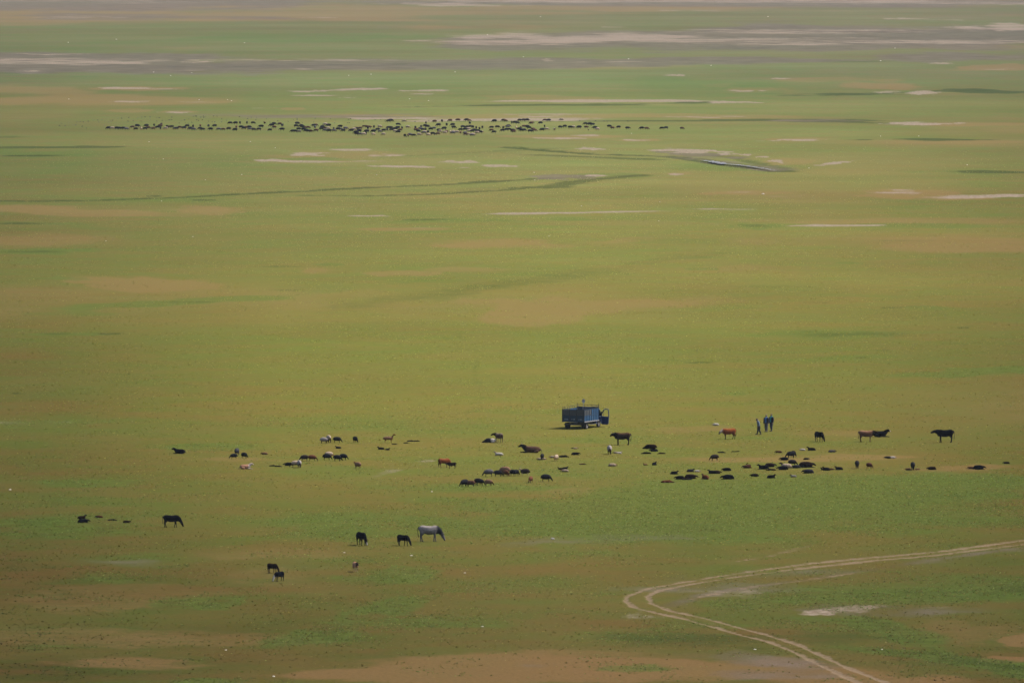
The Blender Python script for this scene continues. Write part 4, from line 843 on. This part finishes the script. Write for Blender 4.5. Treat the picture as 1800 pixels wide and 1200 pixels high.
def far_sheep(zx, zy, x0, c, h, label=None):
    px = x0+zx/9.0; row = 195+zy/9.0
    pr = FP[rf.choice([0, 0, 0, 1, 1, 2] if h in 'lr' else [0, 1, 3])]
    o = bpy.data.objects.new("sheep", pr["body"]); COL.objects.link(o)
    if not pr["body"].materials: pr["body"].materials.append(None)
    f, l = WOOL[{'k': 'k', 'b': 'b', 'g': 'v', 'c': 'c'}[c]]
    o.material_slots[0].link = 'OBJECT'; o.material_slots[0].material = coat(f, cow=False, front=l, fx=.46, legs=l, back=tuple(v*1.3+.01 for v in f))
    hd = HD[h]+rf.uniform(-22, 22); a = R(hd); s = rf.uniform(.98, 1.16)*(1.06 if c == 'k' else .98)
    gx, gy = ground_at(px, row); gx = float(gx)-.05*math.cos(a)*s; gy = float(gy)
    o.location = (gx, gy, float(height(gx, gy))-.01); o.rotation_euler = (0, 0, a); o.scale = (s, s, s)
    sec = section(px)
    tag(o, label or f"{WNAME[c]} sheep grazing {HN[h]}, {sec}", "sheep", f"{WNAME[c]} sheep {HN[h]} {sec}" if not label else "last sheep at the thin end of the distant flock")
for x0, txt in FLOCK.items():
    for e in txt.split():
        zx, zy, c, h = e.split(','); far_sheep(float(zx), float(zy), x0, c, h)
for zx, zy, c, h, lb in TAIL: far_sheep(zx, zy, 1020, c, h, lb)

# ---------------------------------------------------------------- small dark birds feeding beyond the flock
def bird_mesh(pose):
    L = [[(-.17, 0, .13, .012, .008), (-.08, 0, .145, .035, .03), (0, 0, .16, .055, .055), (.07, 0, .17, .045, .05), (.11, 0, .20 if pose else .15, .03, .032)]]
    hx, hz = (.14, .24) if pose else (.17, .10)
    L.append([(.10, 0, .19 if pose else .15, .028, .03), (hx, 0, hz, .028, .028), (hx+.05, 0, hz-(.01 if pose else .04), .010, .010), (hx+.09, 0, hz-(.02 if pose else .07), .004, .004)])
    for s in (1, -1): L.append([(.01, .025*s, .12, .012, .012), (.0, .025*s, .05, .008, .008), (.02, .025*s, .008, .012, .008)])
    return fuse("bird_body", L, .0085, 1)
BM = [bird_mesh(0), bird_mesh(1)]; birdm = flat_mat("black_feather", (.012, .013, .018), .5)
BIRDS = {100: "40,245 75,210 190,195 130,248 178,240 250,240 300,238 318,193 375,182 418,190 398,258 468,285 495,180 580,160 648,158 660,185 715,157 757,180 820,182 845,163 862,183 880,163 925,240 750,243 968,132 1028,130 1135,120 1128,180 1208,170 1280,122 1332,175 1344,115 1395,110 1472,110 1475,158 1580,118 1578,175 1618,122 1665,168 1720,170 1775,158",
 300: "20,115 15,155 172,165 218,160 138,205 230,205 282,210 338,198 290,132 360,98 388,98 410,98 412,160 440,168 475,112 516,95 525,118 545,100 500,158 602,178 575,205 660,183 698,183 678,95 732,95 808,140 808,183 885,165 1085,110 1220,143 1275,122 1355,122 1347,158 1515,138 1575,195 1698,168",
 490: "150,182 230,155 285,135 290,158 375,195 550,190 575,133 820,135 895,155 880,205 1100,150 1135,140 1090,200 1118,200 1290,150 1340,183 1528,157 1615,155 1690,155 1678,175",
 680: "238,180 448,185 665,165", 840: "820,160 1610,170 1745,305", 1020: "245,175 375,180 432,180 755,180 130,305"}
for x0, txt in BIRDS.items():
    for e in txt.split():
        zx, zy = map(float, e.split(',')); px = x0+zx/9; row = 195+zy/9
        o = bpy.data.objects.new("bird", rf.choice(BM)); COL.objects.link(o)
        if not o.data.materials: o.data.materials.append(birdm)
        gx, gy = map(float, ground_at(px, row)); s = rf.uniform(1.0, 1.5)
        o.location = (gx, gy, float(height(gx, gy))); o.rotation_euler = (0, 0, rf.uniform(0, 6.28)); o.scale = (s, s, s)
        if px < 300: lb = "tiny dark bird on the grass beyond the left end of the distant flock"
        elif px < 480: lb = "tiny dark bird on the grass beyond the scattered left half of the distant flock"
        elif px < 700: lb = "tiny dark bird on the grass just beyond the middle of the distant flock"
        else: lb = "tiny dark bird on the grass by the right half of the distant flock"
        tag(o, lb, "bird", lb.replace("tiny dark bird", "birds"))

# ================================================================ the blue truck
def boxm(bm, x0, x1, y0, y1, z0, z1, bev=.0):
    vs = [bm.verts.new((x, y, z)) for x in (x0, x1) for y in (y0, y1) for z in (z0, z1)]
    fs = [bm.faces.new([vs[i] for i in f]) for f in ((0, 1, 3, 2), (4, 6, 7, 5), (0, 4, 5, 1), (2, 3, 7, 6), (0, 2, 6, 4), (1, 5, 7, 3))]
    if bev:
        es = {e for f in fs for e in f.edges}
        bmesh.ops.bevel(bm, geom=list(es), offset=bev, segments=2, affect='EDGES', profile=.5)
def barm(bm, a, b, r, n=8):
    a, b = Vector(a), Vector(b); d = (b-a).normalized(); s = d.cross(Vector((0, 0, 1)) if abs(d.z) < .9 else Vector((1, 0, 0))).normalized(); u = s.cross(d)
    A = [bm.verts.new(a+s*(math.cos(2*math.pi*k/n)*r)+u*(math.sin(2*math.pi*k/n)*r)) for k in range(n)]
    B = [bm.verts.new(v.co+(b-a)) for v in A]
    for k in range(n): bm.faces.new((A[k], A[(k+1) % n], B[(k+1) % n], B[k]))
    bm.faces.new(A[::-1]); bm.faces.new(B)
def part(name, mat, parent, build, smooth=False, label=None):
    bm = bmesh.new(); build(bm); bmesh.ops.recalc_face_normals(bm, faces=bm.faces)
    me = bpy.data.meshes.new(name); bm.to_mesh(me); bm.free(); me.materials.append(mat)
    if smooth: me.polygons.foreach_set("use_smooth", np.ones(len(me.polygons), bool))
    o = bpy.data.objects.new(name, me); COL.objects.link(o)
    if parent: o.parent = parent
    if label: o["label"] = label
    return o
def worn(name, c1, c2, dust=(.20, .18, .15), rough=.5, amount=.55):
    m, t, b = new_mat(name); co = objco(t)
    n = noise(t, co, 1.6, 5, .65); n2 = noise(t, co, 9, 5, .7); n3 = noise(t, co, 26, 3, .6)
    c = mixc(t, ramp(t, n, .3, .7), c1, c2); c = mixc(t, mth(t, 'MULTIPLY', ramp(t, n2, .5, .72), amount), c, dust)
    c = mixc(t, ramp(t, n3, .66, .72, 0, .8), c, (.06, .03, .018))
    t.links.new(c, b.inputs["Base Color"]); t.links.new(ramp(t, n2, .3, .7, rough-.12, rough+.2), b.inputs["Roughness"]); b.inputs["Specular IOR Level"].default_value = .35
    return m
m_blue = worn("blue_paint", (.004, .036, .095), (.006, .056, .14), (.045, .055, .06)); m_dblue = worn("dark_blue_paint", (.005, .020, .040), (.007, .028, .058), (.035, .042, .045))
m_cab = worn("cab_paint", (.004, .020, .08), (.006, .03, .12), (.03, .035, .04), .35, .3); m_grey = worn("grey_sheet_metal", (.035, .037, .042), (.05, .053, .057), (.09, .085, .08)); m_pale = worn("worn_grey_rail", (.12, .12, .13), (.16, .16, .17))
m_iron = worn("dark_iron", (.007, .008, .010), (.012, .013, .015), (.03, .028, .025)); m_rub = flat_mat("tyre_rubber", (.009, .009, .010), .85); m_rim = flat_mat("dusty_rim", (.16, .145, .135), .6)
m_wood = flat_mat("plank", (.05, .037, .026), .85, scale=3); m_glass = flat_mat("window_glass", (.02, .03, .035), .08, spec=.6, var=.1); m_lamp = flat_mat("lamp_red", (.25, .02, .015), .3); m_mark = flat_mat("faded_white_paint", (.17, .19, .20), .7, var=.5, scale=14)
m_white = flat_mat("headlight_glass", (.5, .5, .5), .2)
TH = 65.0                                     # heading, degrees from +X towards +Y: away and to the right
gx, gy = map(float, ground_at(1018, 751))
truck = bpy.data.objects.new("truck", None); COL.objects.link(truck)
a = R(TH); LB, WB = 3.65, 2.50
# origin: rear edge of the load bed, on the centre line, at ground level
cxp, cyp = ground_at(988+.5*38.3, 751.0)
cyp = ground_at(900, 752.6)[1]
truck.location = (float(cxp)+.02, float(cyp)+.5, float(height(float(cxp), float(cyp)))); truck.rotation_euler = (0, 0, a)
tag(truck, "blue farm truck with caged load bed and open passenger door parked on the grass", "truck")
Z0, Z1, HW = .74, 2.02, WB/2
def ribs(bm, x0, x1, y, z0, z1, n, w=.035, d=.03):
    for k in range(n+1):
        x = x0+(x1-x0)*k/n; boxm(bm, x-w/2, x+w/2, y-d, y+d, z0, z1)
bed = part("load_bed", m_wood, truck, lambda bm: boxm(bm, .03, LB-.03, -HW+.03, HW-.03, Z0, Z0+.08))
for s in (-1, 1):                              # side walls; -1 is the side seen from the lookout
    y = s*(HW-.02)
    sw_ = part("side_wall", m_blue, truck, lambda bm: boxm(bm, 0, LB, y-.018, y+.018, Z0+.10, Z0+.68))
    part("upper_panel", m_blue, sw_, lambda bm: boxm(bm, 1.95, LB, y-.016, y+.016, Z0+.705, Z1-.03))
    part("grey_panel", m_grey, sw_, lambda bm: boxm(bm, .05, 1.93, y-.015, y+.015, Z0+.705, Z1-.05))
    def fr(bm):
        ribs(bm, .03, LB-.03, y+s*.03, Z0+.05, Z1-.002, 8)
        boxm(bm, -.01, LB+.01, y+s*.035-.026, y+s*.035+.026, Z0+.675, Z0+.715); boxm(bm, -.01, LB+.01, y-.03, y+.03, Z1, Z1+.045)
    part("frame", m_dblue, sw_, fr)
    part("lower_rail", m_pale, sw_, lambda bm: boxm(bm, -.012, LB+.012, y+s*.05-.03, y+s*.05+.03, Z0-.02, Z0+.09))
    def rail(bm):
        barm(bm, (0, y, Z1+.24), (LB, y, Z1+.24), .02)
        for k in range(7): barm(bm, (LB*k/6+(.02 if k == 0 else -.02 if k == 6 else 0), y, Z1+.04), (LB*k/6+(.02 if k == 0 else -.02 if k == 6 else 0), y, Z1+.24), .018)
    part("top_rail", m_iron, sw_, rail)
tg = part("tailgate", m_dblue, truck, lambda bm: boxm(bm, -.022, .014, -HW+.02, HW-.02, Z0+.02, Z0+.68))
part("upper_panel", m_grey, tg, lambda bm: boxm(bm, -.018, .012, -HW+.03, HW-.03, Z0+.705, Z1-.02))
def tgf(bm):
    for k in range(4):
        y = -HW+.03+(WB-.06)*k/3; boxm(bm, -.06, -.023, y-.03, y+.03, Z0, Z1)
    for k in range(10):
        y = -HW+.16+(WB-.32)*k/9; boxm(bm, -.04, -.019, y-.012, y+.012, Z0+.72, Z1-.03)
    boxm(bm, -.065, -.03, -HW+.06, HW-.06, Z0+.675, Z0+.715); boxm(bm, -.05, .02, -HW+.03, HW-.03, Z1+.003, Z1+.05)
part("frame", m_iron, tg, tgf)
for k, y in enumerate((.78, -.02, -.80)):       # three faded painted emblems on the tailgate panels
    def tgl(bm):
        pts = ((-.22, .20), (-.15, .37), (-.06, .27), (.02, .36), (.10, .24), (.22, .33), (.20, .22), (.11, .33-.03*k), (.02, .29), (-.07, .19), (-.14, .28), (-.18, .19))
        A = [bm.verts.new((-.0265, y+a, Z0+b)) for a, b in pts]; B = [bm.verts.new((-.0225, y+a, Z0+b)) for a, b in pts]; n = len(A)
        bm.faces.new(A); bm.faces.new(B[::-1])
        for q in range(n): bm.faces.new((A[q], B[q], B[(q+1) % n], A[(q+1) % n]))
    part("emblem", m_mark, tg, tgl)
part("grab_bar", m_pale, tg, lambda bm: barm(bm, (-.08, -.55, Z0-.03), (-.08, .45, Z0-.03), .025))
def tgr(bm):
    barm(bm, (0, -HW+.02, Z1+.24), (0, HW-.02, Z1+.24), .02)
    for k in range(8): barm(bm, (0, -HW+.02+(WB-.04)*k/7, Z1+.05), (0, -HW+.02+(WB-.04)*k/7, Z1+.24), .018)
fw = part("front_wall", m_dblue, truck, lambda bm: boxm(bm, LB-.02, LB+.02, -HW+.03, HW-.03, Z0+.1, Z1+.14))
def fwr(bm):
    for y in (-HW+.01, HW-.01): barm(bm, (LB+.04, y, Z0), (LB+.04, y, Z1+.52), .028)
    for y in (-.45, .45): barm(bm, (LB+.04, y, Z1+.1), (LB+.04, y, Z1+.40), .02)
    barm(bm, (LB+.04, -HW, Z1+.30), (LB+.04, HW, Z1+.34), .024)
part("rack", m_iron, fw, fwr)
def chas(bm):
    for s in (-1, 1): boxm(bm, -.05, LB+1.55, s*.42-.05, s*.42+.05, .48, .64)
    for x in (.05, .95, 2.0, 3.0, 3.8): boxm(bm, x-.04, x+.04, -.36, .36, .50, .62)
    boxm(bm, .75, 1.15, -.95, .95, .36, .46); boxm(bm, 2.9, 3.6, .5, .9, .35, .66, .03)
    boxm(bm, -.1, -.02, -1.0, 1.0, .42, .54)
part("chassis", m_iron, truck, chas)
for y, o_ in ((-.98, -1), (.98, 1)): part("mudguard", m_iron, truck, lambda bm: boxm(bm, .42, .45, y-.16, y+.16, .18, .64))
part("side_guard", m_pale, truck, lambda bm: (barm(bm, (1.55, -1.05, .42), (LB+.05, -1.05, .42), .035), barm(bm, (2.4, -1.05, .42), (2.4, -1.05, Z0), .02)))
def wheel(x, y, w, r=.32):
    def ty(bm):
        prof = [(r*.62, -w/2), (r*.93, -w/2), (r, -w*.36), (r, w*.36), (r*.93, w/2), (r*.62, w/2)]; n = 28
        rg = [[bm.verts.new((x+math.cos(2*math.pi*k/n)*q[0], y+q[1], r+math.sin(2*math.pi*k/n)*q[0])) for k in range(n)] for q in prof]
        for i in range(len(rg)):
            A, B = rg[i], rg[(i+1) % len(rg)]
            for k in range(n): bm.faces.new((A[k], A[(k+1) % n], B[(k+1) % n], B[k]))
    def ri(bm):
        n = 24; s = -1 if y < 0 else 1
        for r0, r1, d0, d1 in ((.62, .50, .46, .38), (.50, .22, .38, .30), (.22, .10, .30, .42)):
            A = [bm.verts.new((x+math.cos(2*math.pi*k/n)*r*r0, y+s*w*d0, r+math.sin(2*math.pi*k/n)*r*r0)) for k in range(n)]
            B = [bm.verts.new((x+math.cos(2*math.pi*k/n)*r*r1, y+s*w*d1, r+math.sin(2*math.pi*k/n)*r*r1)) for k in range(n)]
            for k in range(n): bm.faces.new((A[k], A[(k+1) % n], B[(k+1) % n], B[k]))
        bm.faces.new(B)
    t_ = part("wheel", m_rub, truck, ty, True); part("rim", m_rim, t_, ri)
for s in (-1, 1):
    wheel(.85, s*1.02, .38); wheel(LB+.72, s*.88, .20)
# cab: body shell with pillars, glass, open passenger door
C0, C1, CW = LB+.12, LB+1.75, .90
cabp = part("cab", m_cab, truck, lambda bm: (boxm(bm, C0, C0+.06, -CW, CW, .42, 1.82, .02), boxm(bm, C0+.06, C1, -CW+.03, CW-.03, .36, .46),
    boxm(bm, C0+.06, C0+1.0, -CW+.02, CW-.02, 1.78, 1.87, .03), boxm(bm, C0+.06, C1+.2, CW-.05, CW, .60, 1.15, .02), boxm(bm, C1-.42, C1+.55, -CW, CW-.052, .50, 1.06, .05)))
def pil(bm):
    for s in (-1, 1):
        barm(bm, (C0+.98, s*(CW-.05), 1.80), (C1+.02, s*(CW-.03), 1.04), .035); barm(bm, (C0+.10, s*(CW-.035), .5), (C0+.10, s*(CW-.035), 1.80), .035)
part("pillar", m_cab, cabp, pil)
part("windscreen", m_glass, cabp, lambda bm: (lambda v: bm.faces.new(v))([bm.verts.new(c) for c in ((C0+1.0, -CW+.10, 1.78), (C0+1.0, CW-.10, 1.78), (C1, CW-.08, 1.08), (C1, -CW+.08, 1.08))]))
part("seat", m_iron, cabp, lambda bm: (boxm(bm, C0+.15, C0+.65, -.75, .75, .48, .80, .05), boxm(bm, C0+.12, C0+.28, -.75, .75, .8, 1.4, .05)))
part("bumper", m_pale, cabp, lambda bm: boxm(bm, C1+.56, C1+.66, -CW, CW, .45, .60, .02))
for s in (-1, 1): part("headlight", m_white, cabp, lambda bm: barm(bm, (C1+.54, s*.68, .88), (C1+.58, s*.68, .88), .1, 16))
# door: hinged at its front edge, swung out square to the cab
dr = bpy.data.objects.new("door_pivot", None); bpy.data.objects.remove(dr)
hx, hy = C1-.42, -CW-.02
dv = Vector((-math.sin(R(8)), -math.cos(R(8)), 0)); nv = Vector((-dv.y, dv.x, 0))
def dpt(u, z, w=0): return Vector((hx, hy, z))+dv*u+nv*w
def slab(bm, pts, th=.045):
    A = [bm.verts.new(dpt(u, z, -th/2)) for u, z in pts]; B = [bm.verts.new(dpt(u, z, th/2)) for u, z in pts]
    bm.faces.new(A[::-1]); bm.faces.new(B); n = len(A)
    for k in range(n): bm.faces.new((A[k], A[(k+1) % n], B[(k+1) % n], B[k]))
door = part("door", m_cab, truck, lambda bm: slab(bm, [(.06, .34), (.14, .26), (.80, .26), (.92, .36), (.97, 1.10), (.0, 1.10)]))
def dfr(bm):
    pp = [(.02, 1.1), (.16, 1.50), (.32, 1.76), (.50, 1.86), (.80, 1.86), (.91, 1.78), (.96, 1.1)]
    for p, q in zip(pp[:-1], pp[1:]): barm(bm, dpt(*p), dpt(*q), .05)
    barm(bm, dpt(.30, 1.1), dpt(.36, 1.76), .02)
part("window_frame", m_cab, door, dfr)
part("side_mirror", m_iron, door, lambda bm: (barm(bm, dpt(.08, 1.35), dpt(.10, 1.42, .16), .012), slab(bm, [(.02, 1.34), (.16, 1.34), (.16, 1.60), (.02, 1.60)], .03)))
part("handle", m_pale, door, lambda bm: barm(bm, dpt(.72, 1.08, -.04), dpt(.90, 1.08, -.04), .015))
# what sticks out of the load bed
def shovel_bm(bm):
    barm(bm, (0, 0, 0), (0, .02, 1.75), .022)
    n = 12
    ring = [bm.verts.new((math.cos(2*math.pi*k/n)*.17, .02+.012*math.cos(4*math.pi*k/n), 1.93+math.sin(2*math.pi*k/n)*.22)) for k in range(n)]
    r2 = [bm.verts.new(v.co+Vector((0, .03, 0))) for v in ring]
    bm.faces.new(ring); bm.faces.new(r2[::-1])
    for k in range(n): bm.faces.new((ring[k], r2[k], r2[(k+1) % n], ring[(k+1) % n]))
M_ = Matrix.Translation(truck.location) @ Matrix.Rotation(a, 4, 'Z')
sh = part("shovel", flat_mat("shovel_steel", (.26, .25, .24), .5), None, shovel_bm)
sh.location = M_ @ Vector((LB-.25, .52, Z0+.08)); sh.rotation_euler = (R(-3), R(4), 0)
tag(sh, "upright shovel with a round pale blade sticking out of the truck's load bed", "shovel")
po = part("pole", flat_mat("pale_pole", (.20, .18, .15), .7), None, lambda bm: barm(bm, (0, 0, 0), (0, 0, 1.9), .03))
A_ = M_ @ Vector((.9, .3, Z0+.10)); B_ = M_ @ Vector((.42, -.38, Z0+1.62)); po.location = A_
po.rotation_euler = (B_-A_).to_track_quat('Z', 'Y').to_euler(); tag(po, "pale wooden pole leaning inside the truck's load bed", "pole")

# ================================================================ people
skin = flat_mat("skin", (.12, .065, .045), .6); hair_d = flat_mat("dark_hair", (.012, .010, .010), .7); hair_g = flat_mat("grey_hair", (.10, .09, .085), .8)
def person(px, row, head, hgt, shirt, trous, jacket, hairm_, label, walk=0.0, bow=0.0, arms=(0.0, 0.0)):
    root = bpy.data.objects.new("person", None); COL.objects.link(root)
    gx, gy = map(float, ground_at(px, row)); root.location = (gx, gy, float(height(gx, gy))); root.rotation_euler = (0, 0, R(head)); s = hgt/1.72; root.scale = (s*1.14, s*1.12, s*1.02)
    L = []; lean = bow*.12
    pel, che, nek = (0, 0, .93), (lean*.6, 0, 1.28), (lean, 0, 1.46)
    L.append([(0, 0, .84, .15, .10), (*pel, .16, .11), (lean*.3, 0, 1.10, .14, .10), (*che, .175, .12), (lean*.9, 0, 1.41, .15, .085)])
    L.append([(lean, 0, 1.38, .055, .06), (lean+.01+bow*.03, 0, 1.50, .05, .055)])
    hx = lean+.02+bow*.07; hz = 1.60-bow*.03
    L.append([(hx-.01, 0, hz-.08, .055, .065), (hx+.005, 0, hz-.01, .072, .09), (hx, 0, hz+.06, .066, .08)])
    L.append([(hx+.085, 0, hz-.005, .012, .014), (hx+.108-bow*.01, 0, hz-.03, .012, .012)])   # nose
    L.append([(hx+.05, 0, hz-.085, .03, .02), (hx+.07, 0, hz-.085, .022, .016)])             # chin
    for q in (1, -1): L.append([(hx-.01, .072*q, hz-.01, .012, .02), (hx-.018, .084*q, hz+.01, .010, .018)])
    legs = []; sleeves = []; hands = []
    for q, w in ((1, walk), (-1, -walk)):
        kx = w*.42; fx = w*1.0; kb = .06 if w < 0 else .02
        lg = [(0, .09*q, .90, .085, .095), (kx*.5, .095*q, .70, .082, .088), (kx+kb*.8, .09*q, .48, .06, .062), (kx*.6+fx*.4, .09*q, .30, .055, .058), (fx, .09*q, .09+(.05 if w < 0 else 0), .036, .04)]
        legs.append(lg); L.append(lg); L.append([(fx-.03, .09*q, .045+(.03 if w < 0 else 0), .04, .04), (fx+.07, .095*q, .035, .045, .035), (fx+.17, .10*q, .028, .035, .022)])
    for q, ar in zip((1, -1), arms):
        ex, ez = lean*.5-ar*.12, 1.10; wx = lean*.3+ar*.18+.06
        arm = [(lean*.8, .175*q, 1.38, .058, .06), (lean*.7-ar*.05, .215*q, 1.25, .05, .052), (ex, .235*q, ez, .042, .044), (wx, .235*q, .88, .03, .03)]
        sleeves.append([tuple(list(p[:3])+[p[3]+.014, p[4]+.014]) for p in arm[:3]]+[(wx-.005, .235*q, .905, .042, .042)]); L.append(arm)
        L.append([(wx, .235*q, .87, .018, .03), (wx+.012, .235*q, .80, .018, .042)])
        for k, (dx, ln) in enumerate(((.038, .066), (.014, .076), (-.010, .070), (-.032, .054))):
            L.append([(wx+.012+dx, .235*q, .795, .0085, .0085), (wx+.014+dx*1.1, .231*q, .795-ln*.5, .0082, .0082), (wx+.022+dx*1.1, .222*q, .795-ln, .007, .007)])
        L.append([(wx+.035, .232*q, .855, .011, .011), (wx+.070, .226*q, .82, .010, .010), (wx+.078, .220*q, .785, .008, .008)])
    body = fuse("body", L, .011, 1); o = child(root, "body", body, skin)
    g = lambda pts, e: [tuple(list(p[:3])+[p[3]+e, p[4]+e]) for p in pts]
    tr = fuse("trousers", [g([(0, 0, .86, .15, .10), (0, 0, 1.0, .15, .105)], .016)]+[g(l, .018) for l in legs], .018, 1); child(root, "trousers", tr, trous)
    tor = [(0, 0, .92, .165, .115), (lean*.3, 0, 1.10, .155, .11), (*che, .185, .128), (lean*.9, 0, 1.42, .15, .085)]
    sh_ = fuse("shirt", [g(tor, .014), [(lean*.9, 0, 1.40, .10, .08), (lean, 0, 1.465, .07, .072)]]+sleeves, .018, 1); child(root, "shirt", sh_, shirt)
    if jacket:
        jk = []                                        # two open fronts, a back and sleeves
        jk.append([(-.06, 0, .86, .20, .09), (-.05+lean*.3, 0, 1.12, .19, .10), (che[0]-.05, 0, 1.28, .21, .11), (lean*.9-.03, 0, 1.43, .16, .075)])
        for q in (1, -1): jk.append([(.05, .14*q, .88, .07, .09), (.05+lean*.3, .13*q, 1.12, .06, .09), (che[0]+.04, .13*q, 1.28, .065, .10), (lean*.9+.01, .09*q, 1.42, .05, .06)])
        jk += [g(s_, .014) for s_ in sleeves]
        child(root, "jacket", fuse("jacket", jk, .018, 1), jacket)
    hr = fuse("hair", [[(hx-.035, 0, hz-.02, .07, .07), (hx-.022, 0, hz+.05, .078, .088), (hx-.01, 0, hz+.085, .06, .07)]], .012, 1); child(root, "hair", hr, hairm_)
    for q in (1, -1): child(root, "shoe", fuse("shoe", [g([(( walk*q)-.04, .09*q, .05, .04, .042), ((walk*q)+.07, .095*q, .04, .045, .036), ((walk*q)+.18, .10*q, .03, .036, .024)], .01)], .014, 1), m_rub)
    for q in (1, -1): child(root, "eye", plain_mesh("eye", [[(hx+.066, .030*q, hz+.018, .010, .007), (hx+.076, .030*q, hz+.018, .009, .006)]]), hair_d)
    child(root, "mouth", plain_mesh("mouth", [[(hx+.078, -.022, hz-.062, .006, .005), (hx+.084, 0, hz-.062, .008, .006), (hx+.078, .022, hz-.062, .006, .005)]]), flat_mat("lips", (.09, .035, .03), .6))
    tag(root, label, "person", "people standing beyond the red and white cow"); return root
person(1334, 762, 190, 1.66, flat_mat("blue_grey_hoodie", (.065, .09, .13), .85), flat_mat("dark_trousers", (.006, .008, .014), .85), None, hair_d, "person walking in a blue grey hooded top and dark trousers with bowed head", walk=-.15, bow=1.0, arms=(.35, -.1))
person(1347, 757, 235, 1.74, flat_mat("bright_blue_shirt", (.035, .10, .26), .8), flat_mat("grey_trousers", (.055, .052, .06), .85), flat_mat("navy_jacket", (.005, .007, .017), .8), hair_g, "person standing in an open navy jacket over a blue shirt and grey trousers", walk=.02, arms=(.05, .05))
person(1356, 756, 222, 1.76, flat_mat("teal_shirt", (.012, .17, .18), .8), flat_mat("slate_trousers", (.02, .028, .04), .85), flat_mat("black_jacket", (.006, .008, .013), .8), hair_d, "person with dark hair in a teal shirt under a dark jacket", walk=.07, arms=(.05, -.05))

# ================================================================ stones on the turf
def stone_mesh(seed):
    bm = bmesh.new(); bmesh.ops.create_icosphere(bm, subdivisions=2, radius=.5); r_ = random.Random(seed)
    for v in bm.verts:
        k = .78+.44*r_.random(); v.co = Vector((v.co.x*k, v.co.y*.75*k, max(v.co.z*.55*k, -.1)))
    me = bpy.data.meshes.new("stone"); bm.to_mesh(me); bm.free(); return me
stm = flat_mat("pale_stone", (.42, .39, .34), .9, scale=5); stg = flat_mat("grey_stone", (.17, .16, .155), .9, scale=5)
SM = [stone_mesh(k) for k in range(4)]
def stone(px, row, w, label, grey=False, group=None):
    o = bpy.data.objects.new("stone", rf.choice(SM)); COL.objects.link(o)
    if not o.data.materials: o.data.materials.append(stm)
    o.material_slots[0].link = 'OBJECT'; o.material_slots[0].material = stg if grey else stm
    gx, gy = map(float, ground_at(px, row)); s = w/px_per_m(row)
    o.location = (gx, gy, float(height(gx, gy))+.02*s); o.rotation_euler = (0, 0, rf.uniform(0, 6.28)); o.scale = (s, s, s)
    tag(o, label, "stone", group)
stone(971, 947, 9, "grey stone lying on the silty strip below the packed row of sheep", True)
for px, row, w, lb in ((18, 859, 6, "white stone lying alone on the grass at the far left"), (1327, 1142, 5, "pale stone just above the wheel track where it runs down to the front"), (1550, 1142, 5, "pale stone between the wheel track and the green strip at the front"), (848, 1101, 5, "pale stone on dull grass well below the small tan calf"), (723, 977, 5, "flat cream stone below the grey cow"), (605, 972, 4, "small cream stone above the small tan calf"),
                      (481, 1190, 6, "pale stone on the bare ground at the front edge"), (397, 1143, 4, "small pale stone on the dark turf at the front"), (759, 863, 5, "small white stone beyond the grey cow, near the group of five sheep"), (817, 1007, 4, "small white stone on open turf past the small tan calf"), (1341, 341, 5, "small stone on a scald beyond the people")):
    stone(px, row, w, lb)
for i, (px, row) in enumerate([(262, 249), (440, 249), (484, 260), (287, 280), (425, 307), (361, 317), (284, 354), (186, 424), (339, 417), (662, 307), (939, 303), (940, 317), (1160, 355), (1158, 389), (1022, 362), (965, 416), (204, 70), (120, 75), (430, 76), (205, 70), (270, 127), (300, 133), (337, 128), (652, 131), (613, 133), (800, 127), (400, 176), (350, 176), (407, 178), (121, 175), (720, 175), (753, 178), (857, 62), (920, 100), (1105, 104), (1250, 116), (1548, 107), (1573, 85), (1350, 30), (950, 30), (1615, 240), (1110, 235), (1548, 240), (1422, 296), (1700, 290)]):
    stone(px, row, 2.6, "small pale stone far out on the plain", group="small pale stones far out on the plain")

# ================================================================ the air over the plain
hm = bpy.data.materials.new("haze"); hm.use_nodes = True; t = hm.node_tree; t.nodes.clear()
pv = t.nodes.new("ShaderNodeVolumePrincipled"); pv.inputs["Density"].default_value = 1.6e-5; pv.inputs["Color"].default_value = (.76, .88, 1.0, 1); pv.inputs["Anisotropy"].default_value = .2
oo = t.nodes.new("ShaderNodeOutputMaterial"); t.links.new(pv.outputs[0], oo.inputs["Volume"])
bm = bmesh.new(); boxm(bm, -31000, 31000, -1300, 30000, -4, 75)
me = bpy.data.meshes.new("haze"); bm.to_mesh(me); bm.free(); me.materials.append(hm)
tag(link_obj("haze", me), kind="stuff")
